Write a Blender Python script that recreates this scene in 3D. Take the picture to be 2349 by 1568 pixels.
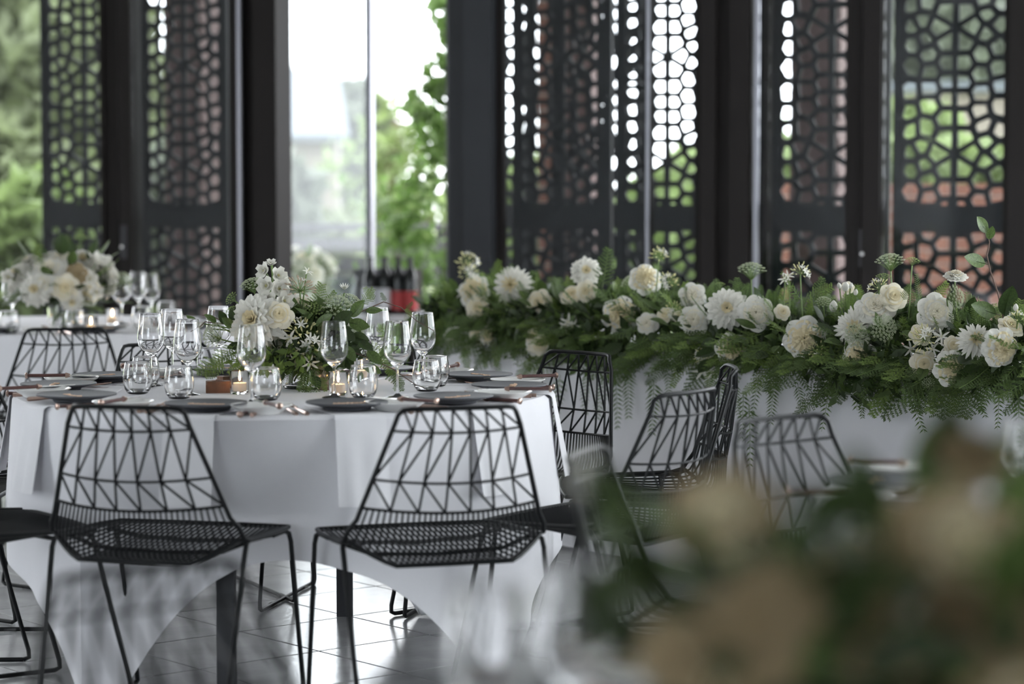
import bpy, math, random
import numpy as np
from mathutils import Matrix, Vector
R = math.radians
rnd = random.Random(7)
scene = bpy.context.scene
for o in list(bpy.data.objects):
    bpy.data.objects.remove(o)
COL = scene.collection

# ------------------------------------------------------------------ camera, sky, light, exposure
FPX, CAMH, HORIZON = 5546.0, 1.32, 430.0
PITCH = math.atan((784.0 - HORIZON) / FPX)
cd = bpy.data.cameras.new('camera')
cam = bpy.data.objects.new('camera', cd)
COL.objects.link(cam)
cam.location = (0, 0, CAMH)
cam.rotation_euler = (R(90) - PITCH, 0, 0)
cd.sensor_width = 36.0
cd.lens = FPX / 2349.0 * 36.0
cd.clip_start, cd.clip_end = 0.05, 300
cd.dof.use_dof = True
cd.dof.focus_distance = 7.15
cd.dof.aperture_fstop = 1.9
scene.camera = cam

world = bpy.data.worlds.new('overcast_sky')
scene.world = world
world.use_nodes = True
wn = world.node_tree
bg = wn.nodes['Background']
wtc = wn.nodes.new('ShaderNodeTexCoord')
wno = wn.nodes.new('ShaderNodeTexNoise')
wno.inputs['Scale'].default_value = 2.0
wno.inputs['Detail'].default_value = 3.0
wra = wn.nodes.new('ShaderNodeValToRGB')
wra.color_ramp.elements[0].position = 0.3
wra.color_ramp.elements[0].color = (0.86, 0.91, 1.0, 1)
wra.color_ramp.elements[1].position = 0.7
wra.color_ramp.elements[1].color = (1.0, 1.0, 1.0, 1)
wn.links.new(wtc.outputs['Generated'], wno.inputs['Vector'])
wn.links.new(wno.outputs['Fac'], wra.inputs['Fac'])
wn.links.new(wra.outputs['Color'], bg.inputs['Color'])
bg.inputs['Strength'].default_value = 1.0

scene.view_settings.view_transform = 'Standard'
scene.view_settings.look = 'None'
scene.view_settings.gamma = 1.0
scene.view_settings.use_curve_mapping = False
scene.view_settings.exposure = 3.22
cy = scene.cycles
cy.max_bounces = 18
cy.diffuse_bounces = 4
cy.glossy_bounces = 8
cy.transmission_bounces = 18
cy.transparent_max_bounces = 12
cy.sample_clamp_indirect = 6.0
cy.use_denoising = True

def area_light(name, loc, rot, sx, sy, power, color):
    l = bpy.data.lights.new(name, 'AREA')
    l.shape = 'RECTANGLE'
    l.size, l.size_y, l.energy, l.color = sx, sy, power, color
    o = bpy.data.objects.new(name, l)
    COL.objects.link(o)
    o.location, o.rotation_euler = loc, rot
    return o
AREA_LIGHTS = True

# ------------------------------------------------------------------ unprojection of measured points
_f = Vector((0, math.cos(PITCH), -math.sin(PITCH)))
_u = Vector((0, math.sin(PITCH), math.cos(PITCH)))
def ray(px, py):
    return Vector((1, 0, 0)) * ((px - 1174.5) / FPX) + _u * ((784.0 - py) / FPX) + _f
def at(px, py, Y):
    d = ray(px, py)
    return Vector((0, 0, CAMH)) + d * (Y / d.y)
def on(px, py, z):
    d = ray(px, py)
    return Vector((0, 0, CAMH)) + d * ((z - CAMH) / d.z)

# ------------------------------------------------------------------ mesh builder
class MB:
    def __init__(s):
        s.vs, s.fs, s.ms, s.n = [], [], [], 0
    def add(s, verts, faces, m=0):
        v = np.asarray(verts, dtype=np.float64).reshape(-1, 3)
        b = s.n
        s.vs.append(v)
        s.n += len(v)
        for f in faces:
            s.fs.append([i + b for i in f])
            s.ms.append(m)
        return s
    def arr(s):
        return np.concatenate(s.vs) if s.vs else np.zeros((0, 3))
    def join(s, o, mat=None, m=None):
        v = o.arr()
        if mat is not None:
            M = np.array(mat)
            v = v @ M[:3, :3].T + M[:3, 3]
        b = s.n
        s.vs.append(v)
        s.n += len(v)
        s.fs.extend([[i + b for i in f] for f in o.fs])
        s.ms.extend(o.ms if m is None else [m] * len(o.ms))
        return s
    def box(s, lo, hi, m=0, mat=None):
        x0, y0, z0 = lo
        x1, y1, z1 = hi
        v = np.array([(x0,y0,z0),(x1,y0,z0),(x1,y1,z0),(x0,y1,z0),(x0,y0,z1),(x1,y0,z1),(x1,y1,z1),(x0,y1,z1)], float)
        if mat is not None:
            M = np.array(mat)
            v = v @ M[:3, :3].T + M[:3, 3]
        return s.add(v, [(0,3,2,1),(4,5,6,7),(0,1,5,4),(1,2,6,5),(2,3,7,6),(3,0,4,7)], m)
    def tube(s, pts, r, n=6, m=0, cap=True, closed=False):
        P = np.array([tuple(p) for p in pts], float)
        k = len(P)
        rr = np.full(k, r) if np.isscalar(r) else np.array(r, float)
        if closed:
            T = np.roll(P, -1, 0) - np.roll(P, 1, 0)
        else:
            T = np.gradient(P, axis=0)
        T /= np.linalg.norm(T, axis=1)[:, None] + 1e-12
        a = np.array((0, 0, 1.0)) if abs(T[0][2]) < 0.9 else np.array((1.0, 0, 0))
        N = np.cross(T[0], a); N /= np.linalg.norm(N)
        ang = np.arange(n) * 2 * math.pi / n
        ca, sa = np.cos(ang)[:, None], np.sin(ang)[:, None]
        out = []
        for i in range(k):
            N = N - T[i] * N.dot(T[i]); N /= np.linalg.norm(N) + 1e-12
            B = np.cross(T[i], N)
            out.append(P[i] + rr[i] * (ca * N + sa * B))
        f = []
        for i in range(k if closed else k - 1):
            j = (i + 1) % k
            for q in range(n):
                w = (q + 1) % n
                f.append((i*n+q, i*n+w, j*n+w, j*n+q))
        if cap and not closed:
            f.append(tuple(range(n-1, -1, -1)))
            f.append(tuple((k-1)*n + q for q in range(n)))
        return s.add(np.concatenate(out), f, m)
    def lathe(s, prof, n=32, m=0, c=(0, 0, 0), closed=False):
        ang = np.arange(n) * 2 * math.pi / n
        v, f = [], []
        for (r, z) in prof:
            v.append(np.stack([c[0] + r*np.cos(ang), c[1] + r*np.sin(ang), np.full(n, c[2] + z)], 1))
        k = len(prof)
        for i in range(k if closed else k - 1):
            j = (i + 1) % k
            for q in range(n):
                w = (q + 1) % n
                f.append((i*n+q, i*n+w, j*n+w, j*n+q))
        s.add(np.concatenate(v), f, m)
        return s
    def grid(s, V, m=0, wrap=False):
        a, b = V.shape[:2]
        f = []
        for i in range(a - 1):
            for j in range(b if wrap else b - 1):
                w = (j + 1) % b
                f.append((i*b+j, i*b+w, (i+1)*b+w, (i+1)*b+j))
        return s.add(V.reshape(-1, 3), f, m)
    def mesh(s, name, mats, smooth=True):
        me = bpy.data.meshes.new(name)
        v = s.arr()
        me.vertices.add(len(v))
        me.vertices.foreach_set('co', v.astype(np.float32).ravel())
        ln = np.array([len(f) for f in s.fs], np.int32)
        lv = np.fromiter((i for f in s.fs for i in f), np.int32, int(ln.sum()))
        me.loops.add(len(lv))
        me.loops.foreach_set('vertex_index', lv)
        me.polygons.add(len(ln))
        me.polygons.foreach_set('loop_start', np.concatenate([[0], np.cumsum(ln)[:-1]]).astype(np.int32))
        me.polygons.foreach_set('loop_total', ln)
        me.polygons.foreach_set('material_index', np.array(s.ms, np.int32))
        me.polygons.foreach_set('use_smooth', np.full(len(ln), smooth))
        for x in (mats if isinstance(mats, (list, tuple)) else [mats]):
            me.materials.append(x)
        me.update(calc_edges=True)
        if smooth: me.set_sharp_from_angle(angle=R(38))
        me.validate()
        return me

def link(name, data, parent=None, mat=None):
    o = bpy.data.objects.new(name, data)
    COL.objects.link(o)
    if parent is not None:
        o.parent = parent
    if mat is not None:
        o.matrix_basis = mat
    return o
def obj(name, mb, mats, parent=None, mat=None, smooth=True):
    return link(name, mb.mesh(name, mats, smooth), parent, mat)
def tag(o, label=None, cat=None, group=None, kind=None):
    if label: o['label'] = label
    if cat: o['category'] = cat
    if group: o['group'] = group
    if kind: o['kind'] = kind
    return o
def empty(name, loc=(0, 0, 0), rz=0.0, label=None, cat=None, group=None, kind=None):
    o = link(name, None)
    o.empty_display_size = 0.05
    o.location = loc
    o.rotation_euler = (0, 0, rz)
    return tag(o, label, cat, group, kind)
def kids(o):
    return [c for c in ALLKIDS.get(o.name, [])]
def copy_tree(o, parent=None):
    c = o.copy()
    COL.objects.link(c)
    for k in ('label', 'category', 'group'):
        if parent is None and k in c and k != 'category':
            pass
    if parent is not None:
        c.parent = parent
    for ch in list(o.children):
        copy_tree(ch, c)
    return c
def T(x, y, z): return Matrix.Translation((x, y, z))
def RZ(a): return Matrix.Rotation(a, 4, 'Z')
def RX(a): return Matrix.Rotation(a, 4, 'X')
def RY(a): return Matrix.Rotation(a, 4, 'Y')
def S(k): return Matrix.Scale(k, 4)
def aim(pos, d, spin=0.0, k=1.0):
    q = Vector(d).normalized().to_track_quat('Z', 'Y').to_matrix().to_4x4()
    return Matrix.Translation(Vector(pos)) @ q @ RZ(spin) @ S(k)
def struct(o):
    o['kind'] = 'structure'
    return o

# ------------------------------------------------------------------ materials
def mat(name, col, rough=0.5, metal=0.0, var=0.0, vscale=20.0, bump=0.0, bscale=60.0, trans=0.0, spec=0.5, col2=None, coord='Object'):
    m = bpy.data.materials.new(name)
    m.use_nodes = True
    nt = m.node_tree
    p = nt.nodes['Principled BSDF']
    out = nt.nodes['Material Output']
    p.inputs['Base Color'].default_value = (*col, 1)
    p.inputs['Roughness'].default_value = rough
    p.inputs['Metallic'].default_value = metal
    p.inputs['Specular IOR Level'].default_value = spec
    if var or bump or col2:
        tc = nt.nodes.new('ShaderNodeTexCoord')
    if var or col2:
        no = nt.nodes.new('ShaderNodeTexNoise')
        no.inputs['Scale'].default_value = vscale
        no.inputs['Detail'].default_value = 4.0
        nt.links.new(tc.outputs[coord], no.inputs['Vector'])
        ra = nt.nodes.new('ShaderNodeValToRGB')
        ra.color_ramp.elements[0].position, ra.color_ramp.elements[1].position = 0.3, 0.7
        c2 = col2 if col2 else tuple(min(1, c * (1 + var)) for c in col)
        c1 = col if col2 else tuple(c * (1 - var) for c in col)
        ra.color_ramp.elements[0].color = (*c1, 1)
        ra.color_ramp.elements[1].color = (*c2, 1)
        nt.links.new(no.outputs['Fac'], ra.inputs['Fac'])
        nt.links.new(ra.outputs['Color'], p.inputs['Base Color'])
    if bump:
        nb = nt.nodes.new('ShaderNodeTexNoise')
        nb.inputs['Scale'].default_value = bscale
        nb.inputs['Detail'].default_value = 3.0
        nt.links.new(tc.outputs[coord], nb.inputs['Vector'])
        bm = nt.nodes.new('ShaderNodeBump')
        bm.inputs['Strength'].default_value = bump
        bm.inputs['Distance'].default_value = 0.01
        nt.links.new(nb.outputs['Fac'], bm.inputs['Height'])
        nt.links.new(bm.outputs['Normal'], p.inputs['Normal'])
    if trans:
        tr = nt.nodes.new('ShaderNodeBsdfTranslucent')
        if var or col2:
            nt.links.new(ra.outputs['Color'], tr.inputs['Color'])
        else:
            tr.inputs['Color'].default_value = (*col, 1)
        mx = nt.nodes.new('ShaderNodeMixShader')
        mx.inputs['Fac'].default_value = trans
        nt.links.new(p.outputs[0], mx.inputs[1])
        nt.links.new(tr.outputs[0], mx.inputs[2])
        nt.links.new(mx.outputs[0], out.inputs['Surface'])
    return m
def thin_glass(name, tint=(0.93, 0.95, 0.95), haze=0.0):
    m = bpy.data.materials.new(name)
    m.use_nodes = True
    nt = m.node_tree
    nt.nodes.remove(nt.nodes['Principled BSDF'])
    out = nt.nodes['Material Output']
    t = nt.nodes.new('ShaderNodeBsdfTransparent'); t.inputs['Color'].default_value = (*tint, 1)
    g = nt.nodes.new('ShaderNodeBsdfGlossy'); g.inputs['Roughness'].default_value = 0.02
    lw = nt.nodes.new('ShaderNodeLayerWeight'); lw.inputs['Blend'].default_value = 0.5
    pw = nt.nodes.new('ShaderNodeMath'); pw.operation = 'POWER'; pw.inputs[1].default_value = 5.0
    ma = nt.nodes.new('ShaderNodeMath'); ma.operation = 'MULTIPLY_ADD'; ma.inputs[1].default_value = 0.9; ma.inputs[2].default_value = 0.028
    mx = nt.nodes.new('ShaderNodeMixShader')
    nt.links.new(lw.outputs['Facing'], pw.inputs[0])
    nt.links.new(pw.outputs[0], ma.inputs[0])
    nt.links.new(ma.outputs[0], mx.inputs['Fac'])
    if haze:
        d = nt.nodes.new('ShaderNodeBsdfDiffuse'); d.inputs['Color'].default_value = (0.8, 0.82, 0.84, 1)
        tl = nt.nodes.new('ShaderNodeBsdfTranslucent'); tl.inputs['Color'].default_value = (0.8, 0.82, 0.84, 1)
        m3 = nt.nodes.new('ShaderNodeMixShader')
        nt.links.new(d.outputs[0], m3.inputs[1]); nt.links.new(tl.outputs[0], m3.inputs[2])
        m2 = nt.nodes.new('ShaderNodeMixShader'); m2.inputs['Fac'].default_value = haze
        nt.links.new(t.outputs[0], m2.inputs[1]); nt.links.new(m3.outputs[0], m2.inputs[2])
        nt.links.new(m2.outputs[0], mx.inputs[1])
    else:
        nt.links.new(t.outputs[0], mx.inputs[1])
    nt.links.new(g.outputs[0], mx.inputs[2])
    nt.links.new(mx.outputs[0], out.inputs['Surface'])
    return m
def glass(name):
    m = bpy.data.materials.new(name)
    m.use_nodes = True
    p = m.node_tree.nodes['Principled BSDF']
    p.inputs['Base Color'].default_value = (1, 1, 1, 1)
    p.inputs['Roughness'].default_value = 0.0
    p.inputs['Transmission Weight'].default_value = 1.0
    p.inputs['IOR'].default_value = 1.5
    return m
def emit(name, col, k):
    m = bpy.data.materials.new(name)
    m.use_nodes = True
    nt = m.node_tree
    nt.nodes.remove(nt.nodes['Principled BSDF'])
    e = nt.nodes.new('ShaderNodeEmission')
    e.inputs['Color'].default_value = (*col, 1)
    e.inputs['Strength'].default_value = k
    nt.links.new(e.outputs[0], nt.nodes['Material Output'].inputs['Surface'])
    return m

M = {}
M['black_wire'] = mat('black_powder_coat', (0.006, 0.007, 0.008), 0.42, spec=0.25)
M['dark_leg'] = mat('charcoal_table_leg', (0.03, 0.032, 0.038), 0.5)
M['cloth'] = mat('white_linen', (0.84, 0.835, 0.865), 0.85, var=0.015, vscale=9, bump=0.02, bscale=900, trans=0.04, spec=0.2)
M['napkin'] = mat('white_napkin', (0.84, 0.835, 0.86), 0.9, var=0.02, vscale=12, bump=0.03, bscale=1200, trans=0.05, spec=0.2)
M['charcoal'] = mat('charcoal_stoneware', (0.075, 0.078, 0.088), 0.55, var=0.08, vscale=60)
M['porcelain'] = mat('white_porcelain', (0.82, 0.82, 0.80), 0.15, var=0.01)
M['copper'] = mat('rose_gold_metal', (0.46, 0.33, 0.275), 0.28, 1.0, var=0.05, vscale=90)
M['rosewood'] = mat('rosewood_handle', (0.09, 0.035, 0.03), 0.35, var=0.35, vscale=50)
M['steel'] = mat('polished_steel', (0.75, 0.74, 0.73), 0.18, 1.0, var=0.03)
M['ink'] = mat('copper_ink', (0.80, 0.56, 0.40), 0.45, 0.2, var=0.05)
M['glass'] = glass('clear_glass')
M['pane'] = thin_glass('window_pane')
M['dusty_pane'] = thin_glass('dusty_window_pane', (0.90, 0.92, 0.92), 0.022)
M['wax'] = mat('candle_wax', (0.86, 0.82, 0.76), 0.5, var=0.02, trans=0.3)
M['flame'] = emit('candle_flame', (1.0, 0.62, 0.25), 14.0)
M['walnut'] = mat('walnut_block', (0.19, 0.085, 0.045), 0.5, var=0.3, vscale=35)
M['bronze'] = mat('dark_bronze_frame', (0.012, 0.0098, 0.009), 0.6, spec=0.2, var=0.06, vscale=4)
M['grey_frame'] = mat('charcoal_column_paint', (0.022, 0.024, 0.028), 0.5, spec=0.3, var=0.05, vscale=4)
M['screen'] = mat('charcoal_screen_paint', (0.016, 0.018, 0.021), 0.6, spec=0.25, var=0.05, vscale=6)
M['bright_edge'] = mat('anodised_edge', (0.36, 0.36, 0.40), 0.3, 0.8, var=0.03)
M['ceiling'] = mat('ceiling_paint', (0.55, 0.54, 0.53), 0.9, var=0.02, vscale=2)
M['wall'] = mat('wall_paint', (0.55, 0.54, 0.54), 0.9, var=0.02, vscale=2)
M['grout'] = mat('grout', (0.18, 0.18, 0.18), 0.8, var=0.1)
M['tile'] = mat('polished_grey_tile', (0.52, 0.52, 0.525), 0.20, var=0.12, vscale=7, bump=0.04, bscale=40)
M['petal'] = mat('white_petal', (0.80, 0.785, 0.72), 0.6, var=0.04, vscale=30, trans=0.2, spec=0.3)
M['cream'] = mat('cream_petal', (0.80, 0.71, 0.48), 0.6, var=0.05, vscale=30, trans=0.2, spec=0.3)
M['ivory'] = mat('ivory_petal', (0.84, 0.79, 0.65), 0.6, var=0.05, vscale=30, trans=0.2, spec=0.3)
M['blush'] = mat('cream_blush_petal', (0.42, 0.325, 0.19), 0.6, var=0.06, vscale=30, trans=0.35, spec=0.3)  # cream petals with the foreground shade put into their base colour
M['yellowish'] = mat('pale_yellow_bud', (0.80, 0.76, 0.42), 0.6, var=0.08, vscale=80, trans=0.25)
M['umbel'] = mat('grey_green_umbel', (0.55, 0.60, 0.42), 0.7, var=0.15, vscale=150, trans=0.2)
M['umbel_green'] = mat('fresh_green_umbel', (0.36, 0.47, 0.16), 0.7, var=0.15, vscale=150, trans=0.2)
M['brownbud'] = mat('tan_bud', (0.55, 0.44, 0.33), 0.6, var=0.15, vscale=120, trans=0.2)
M['stem'] = mat('green_stem', (0.16, 0.24, 0.07), 0.55, var=0.15, vscale=60, trans=0.1)
M['twig'] = mat('brown_twig', (0.13, 0.08, 0.06), 0.7, var=0.2, vscale=60)
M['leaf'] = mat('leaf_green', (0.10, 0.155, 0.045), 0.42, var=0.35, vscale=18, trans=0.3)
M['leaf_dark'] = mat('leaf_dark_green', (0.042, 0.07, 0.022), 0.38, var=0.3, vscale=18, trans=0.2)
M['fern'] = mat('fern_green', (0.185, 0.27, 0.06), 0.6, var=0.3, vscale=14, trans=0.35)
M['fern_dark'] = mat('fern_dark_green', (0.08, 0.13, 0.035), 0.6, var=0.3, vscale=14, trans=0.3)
M['pepper'] = mat('pepper_leaf_green', (0.10, 0.165, 0.04), 0.5, var=0.3, vscale=14, trans=0.3)
M['tree'] = mat('tree_leaf', (0.115, 0.138, 0.066), 0.7, var=0.45, vscale=3, trans=0.35, coord='Generated')
M['tree_pale'] = mat('tree_leaf_pale', (0.095, 0.110, 0.078), 0.7, var=0.35, vscale=3, trans=0.35)
M['vine'] = mat('vine_leaf', (0.155, 0.21, 0.075), 0.6, var=0.35, vscale=5, trans=0.4)
M['vine_dark'] = mat('vine_leaf_deep', (0.13, 0.22, 0.06), 0.6, var=0.5, vscale=5, trans=0.4)
M['bark'] = mat('bark', (0.10, 0.07, 0.05), 0.9, var=0.3, vscale=12, bump=0.4)
M['grass'] = mat('lawn', (0.16, 0.21, 0.07), 0.8, var=0.3, vscale=6)
M['paving'] = mat('terrace_paving', (0.12, 0.115, 0.11), 0.8, var=0.12, vscale=3)
M['brick'] = mat('red_brick', (0.33, 0.155, 0.11), 0.85, var=0.25, vscale=5, coord='Object')
M['mortar'] = mat('mortar', (0.45, 0.40, 0.36), 0.9, var=0.1)
M['brick_dark'] = mat('brown_brick', (0.13, 0.085, 0.08), 0.85, var=0.25, vscale=8)
M['roof'] = mat('blue_grey_roof', (0.062, 0.072, 0.085), 0.6, var=0.06)
M['render'] = mat('beige_render', (0.15, 0.13, 0.112), 0.85, var=0.06, vscale=2)
M['fence'] = mat('grey_fence', (0.065, 0.065, 0.07), 0.7, var=0.1, vscale=5)
M['bottle'] = mat('black_bottle_glass', (0.012, 0.014, 0.014), 0.08)
M['label_white'] = mat('white_bottle_label', (0.80, 0.80, 0.82), 0.6, var=0.02)
M['label_red'] = mat('red_bottle_label', (0.42, 0.05, 0.05), 0.6, var=0.06)
M['blackplastic'] = mat('black_trough', (0.02, 0.02, 0.024), 0.35)
M['white_top'] = mat('white_counter', (0.80, 0.80, 0.81), 0.35, var=0.01)
M['plastic'] = thin_glass('clear_plastic_glide', (0.85, 0.85, 0.85))
# ------------------------------------------------------------------ room shell
WW = Vector((0.943, -0.333, 0))          # along the glazed wall
WN = Vector((0.333, 0.943, 0))           # outward
WP = Vector((0, 11.6, 0))
WANG = math.atan2(WW.y, WW.x)
def ws(px, off=0.0):                     # distance along the wall of a measured vertical
    d = ray(px, 430)
    k = WP + WN * off
    # solve t*d = k + s*WW
    det = d.x * (-WW.y) - (-WW.x) * d.y
    t = (k.x * (-WW.y) + WW.x * k.y) / det
    q = d * t - k
    return q.x * WW.x + q.y * WW.y
WM = Matrix.Translation(WP) @ RZ(WANG)   # wall frame: x along, y outward, z up
def wbox(mb, s0, s1, o0, o1, z0, z1, m=0):
    return mb.box((s0, o0, z0), (s1, o1, z1), m)

ROOM_H = 3.3
TANG, TORG, TS = R(40), Vector((-0.809, 7.14, 0)), 0.40
fl = MB().box((-6.5, -4.5, -0.20), (5.5, 14.5, -0.006))
floor = struct(obj('floor', fl, M['grout'], smooth=False))
tmb = MB()
g = 0.0025
tmb.add([(g, g, -0.012), (TS-g, g, -0.012), (TS-g, TS-g, -0.012), (g, TS-g, -0.012),
         (g, g, -0.0012), (TS-g, g, -0.0012), (TS-g, TS-g, -0.0012), (g, TS-g, -0.0012),
         (g+.002, g+.002, 0), (TS-g-.002, g+.002, 0), (TS-g-.002, TS-g-.002, 0), (g+.002, TS-g-.002, 0)],
        [(0,1,5,4),(1,2,6,5),(2,3,7,6),(3,0,4,7),(4,5,9,8),(5,6,10,9),(6,7,11,10),(7,4,8,11),(8,9,10,11)])
tile_me = tmb.mesh('floor_tile', M['tile'], False)
near_tiles, far_tiles = [], MB()
for i in range(-40, 40):
    for j in range(-40, 40):
        c = TORG + RZ(TANG) @ Vector(((i + .5) * TS, (j + .5) * TS, 0))
        if not (-6.3 < c.x < 5.3 and -4.2 < c.y < 13.2): continue
        rel = c - WP
        if rel.dot(WN) > -0.25: continue
        near_tiles.append((abs(c.x + 0.5) * 1.2 + abs(c.y - 6.6), i, j))
near_tiles.sort()
for n, (_, i, j) in enumerate(near_tiles):
    mt = T(TORG.x, TORG.y, 0) @ RZ(TANG) @ T(i * TS, j * TS, 0)
    if n < 210:
        link('tile', tile_me, floor, mt)
    else:
        far_tiles.join(tmb, mt)
ft = obj('tile_field', far_tiles, M['tile'], floor, smooth=False)
ft['kind'] = 'stuff'

def wall_with_openings(name, a, b, th, openings, z1=ROOM_H, zlo=0.0):
    """a->b on plan; openings: (s0, s1, z0, z1)"""
    a, b = Vector((*a, 0)), Vector((*b, 0))
    L = (b - a).length
    mt = Matrix.Translation(a) @ RZ(math.atan2((b - a).y, (b - a).x))
    mb = MB()
    cuts = sorted(openings)
    s = 0.0
    for (o0, o1, zz0, zz1) in cuts:
        if o0 > s: mb.box((s, 0, zlo), (o0, th, z1))
        if zz0 > zlo: mb.box((o0, 0, zlo), (o1, th, zz0))
        if zz1 < z1: mb.box((o0, 0, zz1), (o1, th, z1))
        s = o1
    if s < L: mb.box((s, 0, zlo), (L, th, z1))
    w = struct(obj(name, mb, M['wall'], mat=mt, smooth=False))
    for k, (o0, o1, zz0, zz1) in enumerate(cuts):
        f = MB()
        e = 0.05
        f.box((o0, .02, zz0), (o0+e, th-.02, zz1)).box((o1-e, .02, zz0), (o1, th-.02, zz1))
        f.box((o0+e, .02, zz0), (o1-e, th-.02, zz0+e)).box((o0+e, .02, zz1-e), (o1-e, th-.02, zz1))
        fr = obj('frame', f, M['bronze'], w, smooth=False)
        obj('pane', MB().box((o0+e, th*.5, zz0+e), (o1-e, th*.5+.006, zz1-e)), M['pane'], fr, smooth=False)
    return w
wall_with_openings('wall_back', (5.2, -4.0), (-6.2, -4.0), 0.2, [(7.4, 9.0, 0.3, 2.9), (9.2, 10.8, 0.3, 2.9)])  # unseen openings added in these three walls, placed and sized for fill light
wall_with_openings('wall_right', (5.0, 9.6), (5.0, -4.0), 0.2,
                   [(0.3, 2.2, 0.1, 3.0), (2.4, 4.3, 0.1, 3.0), (4.5, 6.2, 0.1, 3.0)])
wall_with_openings('wall_left', (-6.0, -4.0), (-6.0, 13.4), 0.2,
                   [(8.6, 10.2, 0.2, 3.0)])
struct(obj('ceiling', MB().box((-6.4, -4.4, ROOM_H), (5.4, 14.2, ROOM_H + 0.2)), M['ceiling'], smooth=False))

# glazed front wall: posts, doors, header
HEAD = 2.95
hd = MB()
wbox(hd, -6.2, 5.4, -0.10, 0.14, HEAD, ROOM_H)
struct(obj('wall_front', hd, M['bronze'], mat=WM, smooth=False))
def post(name, members, m):
    mb = MB()
    for (a, b, o0, o1) in members:
        wbox(mb, ws(a, o0), ws(b, o0), o0, o1, 0.0, HEAD)
    return struct(obj(name, mb, M[m], mat=WM, smooth=False))
post('trim_1', [(240, 272, 0.0, .09), (274, 301, -.03, .09)], 'bronze')
post('trim_2', [(556, 582, .02, .14), (582, 634, -.06, .12)], 'bronze')
post('trim_3', [(1029, 1062, -.02, .20), (1062, 1126, -.07, .16)], 'grey_frame')
post('trim_4', [(1606, 1640, -.06, .12), (1640, 1672, -.02, .12), (1672, 1716, -.07, .12), (1714, 1762, .20, .40)], 'bronze')
post('trim_5', [(1945, 1975, -.02, .10), (1977, 2018, -.05, .10)], 'bronze')
post('trim_6', [(2311, 2420, -.06, .12)], 'bronze')
post('trim_7', [(-210, -120, -.05, .12)], 'bronze')

def door(name, a, b, off, edges, handle=None, rail_b=0.16, mt=WM):
    """a glass door leaf between measured verticals a and b"""
    s0, s1 = ws(a, off), ws(b, off)
    mb = MB()
    e0, e1 = edges
    wbox(mb, s0, s0+e0, off, off+.045, .02, HEAD-.02)
    wbox(mb, s1-e1, s1, off, off+.045, .02, HEAD-.02)
    wbox(mb, s0+e0, s1-e1, off, off+.045, .02, .02+rail_b)
    wbox(mb, s0+e0, s1-e1, off, off+.045, HEAD-.12, HEAD-.02)
    d = struct(obj(name, mb, M['bronze'], mat=mt, smooth=False))
    p = MB()
    wbox(p, s0+e0, s1-e1, off+.018, off+.026, .02+rail_b, HEAD-.12)
    obj('pane', p, M['pane'], d, smooth=False)
    if handle is not None:
        h = MB()
        sx = ws(handle, off)
        wbox(h, sx-.018, sx+.018, off-.012, off, 0.96, 1.13)
        hp = obj('lock_plate', h, M['blackplastic'], d, smooth=False)
        lv = MB()
        lv.tube([(sx, off-.010, 1.02), (sx, off-.034, 1.02), (sx, off-.036, 1.02)], [.009, .009, .005], 10)
        obj('lock_knob', lv, M['steel'], hp)
    return d
door('door_1', -118, 239, -.02, (.05, .02))
door('door_2', 302, 556, -.02, (.004, .07), handle=285)
door('door_3', 1127, 1488, .0, (.06, .02))
door('door_4', 1489, 1605, .0, (.01, .02))
door('door_5', 1728, 1944, -.02, (.012, .01), handle=1982)
door('door_6', 2019, 2311, -.02, (.01, .02))
# bright anodised glass edges that catch the daylight
for (a, b, off, nm) in ((545, 553, -.05, 'trim_8'), (1728, 1739, -.05, 'trim_9'), (1481, 1487, -.04, 'trim_10')):
    mb = MB(); wbox(mb, ws(a, off), ws(b, off), off, off+.02, .05, HEAD-.02)
    struct(obj(nm, mb, M['bright_edge'], mat=WM, smooth=False))

# ------------------------------------------------------------------ perforated screens
def clip(poly, n, c):
    out = []
    k = len(poly)
    for i in range(k):
        p, q = poly[i], poly[(i + 1) % k]
        dp, dq = p[0]*n[0] + p[1]*n[1] - c, q[0]*n[0] + q[1]*n[1] - c
        if dp <= 0: out.append(p)
        if (dp < 0 < dq) or (dq < 0 < dp):
            t = dp / (dp - dq)
            out.append((p[0] + t*(q[0]-p[0]), p[1] + t*(q[1]-p[1])))
    return out
def lattice_seeds(half, P, zs, z0, z1):
    """six-petalled stars every P, columns of four-sided cells between them, mirrored about the middle"""
    pts = []
    k0, k1 = int((z0 - zs) / P) - 1, int((z1 - zs) / P) + 2
    r2 = random.Random(11)
    J = {(c, q): (r2.uniform(-.022, .022), r2.uniform(-.026, .026)) for c in range(4) for q in range(8)}
    for k in range(k0, k1):
        c = zs + k * P
        for dx in (-1, 1):
            pts.append((dx * .142*P, c))
            for q, (fy, fx) in enumerate(((.125, .066), (.285, .070), (.44, .064), (.57, .064), (.715, .070), (.875, .066))):
                pts.append((dx * fx*P, c + fy*P))
            for q in range(7):
                fy = (q + .5)/7
                fx = .222 + .030*math.cos(2*math.pi*fy)
                j = J[(1, q)]
                pts.append((dx * (fx + j[0])*P, c + (fy + j[1]*dx)*P))
            for q in range(6):
                fy = (q + .12)/6
                fx = .352 - .012*math.cos(2*math.pi*fy)
                j = J[(2, q)]
                pts.append((dx * (fx + j[0])*P, c + (fy + j[1]*dx)*P))
            for q in range(7):
                fy = (q + .45)/7
                pts.append((dx * .478*P, c + (fy + J[(3, q)][1]*dx)*P))
    return pts
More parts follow.
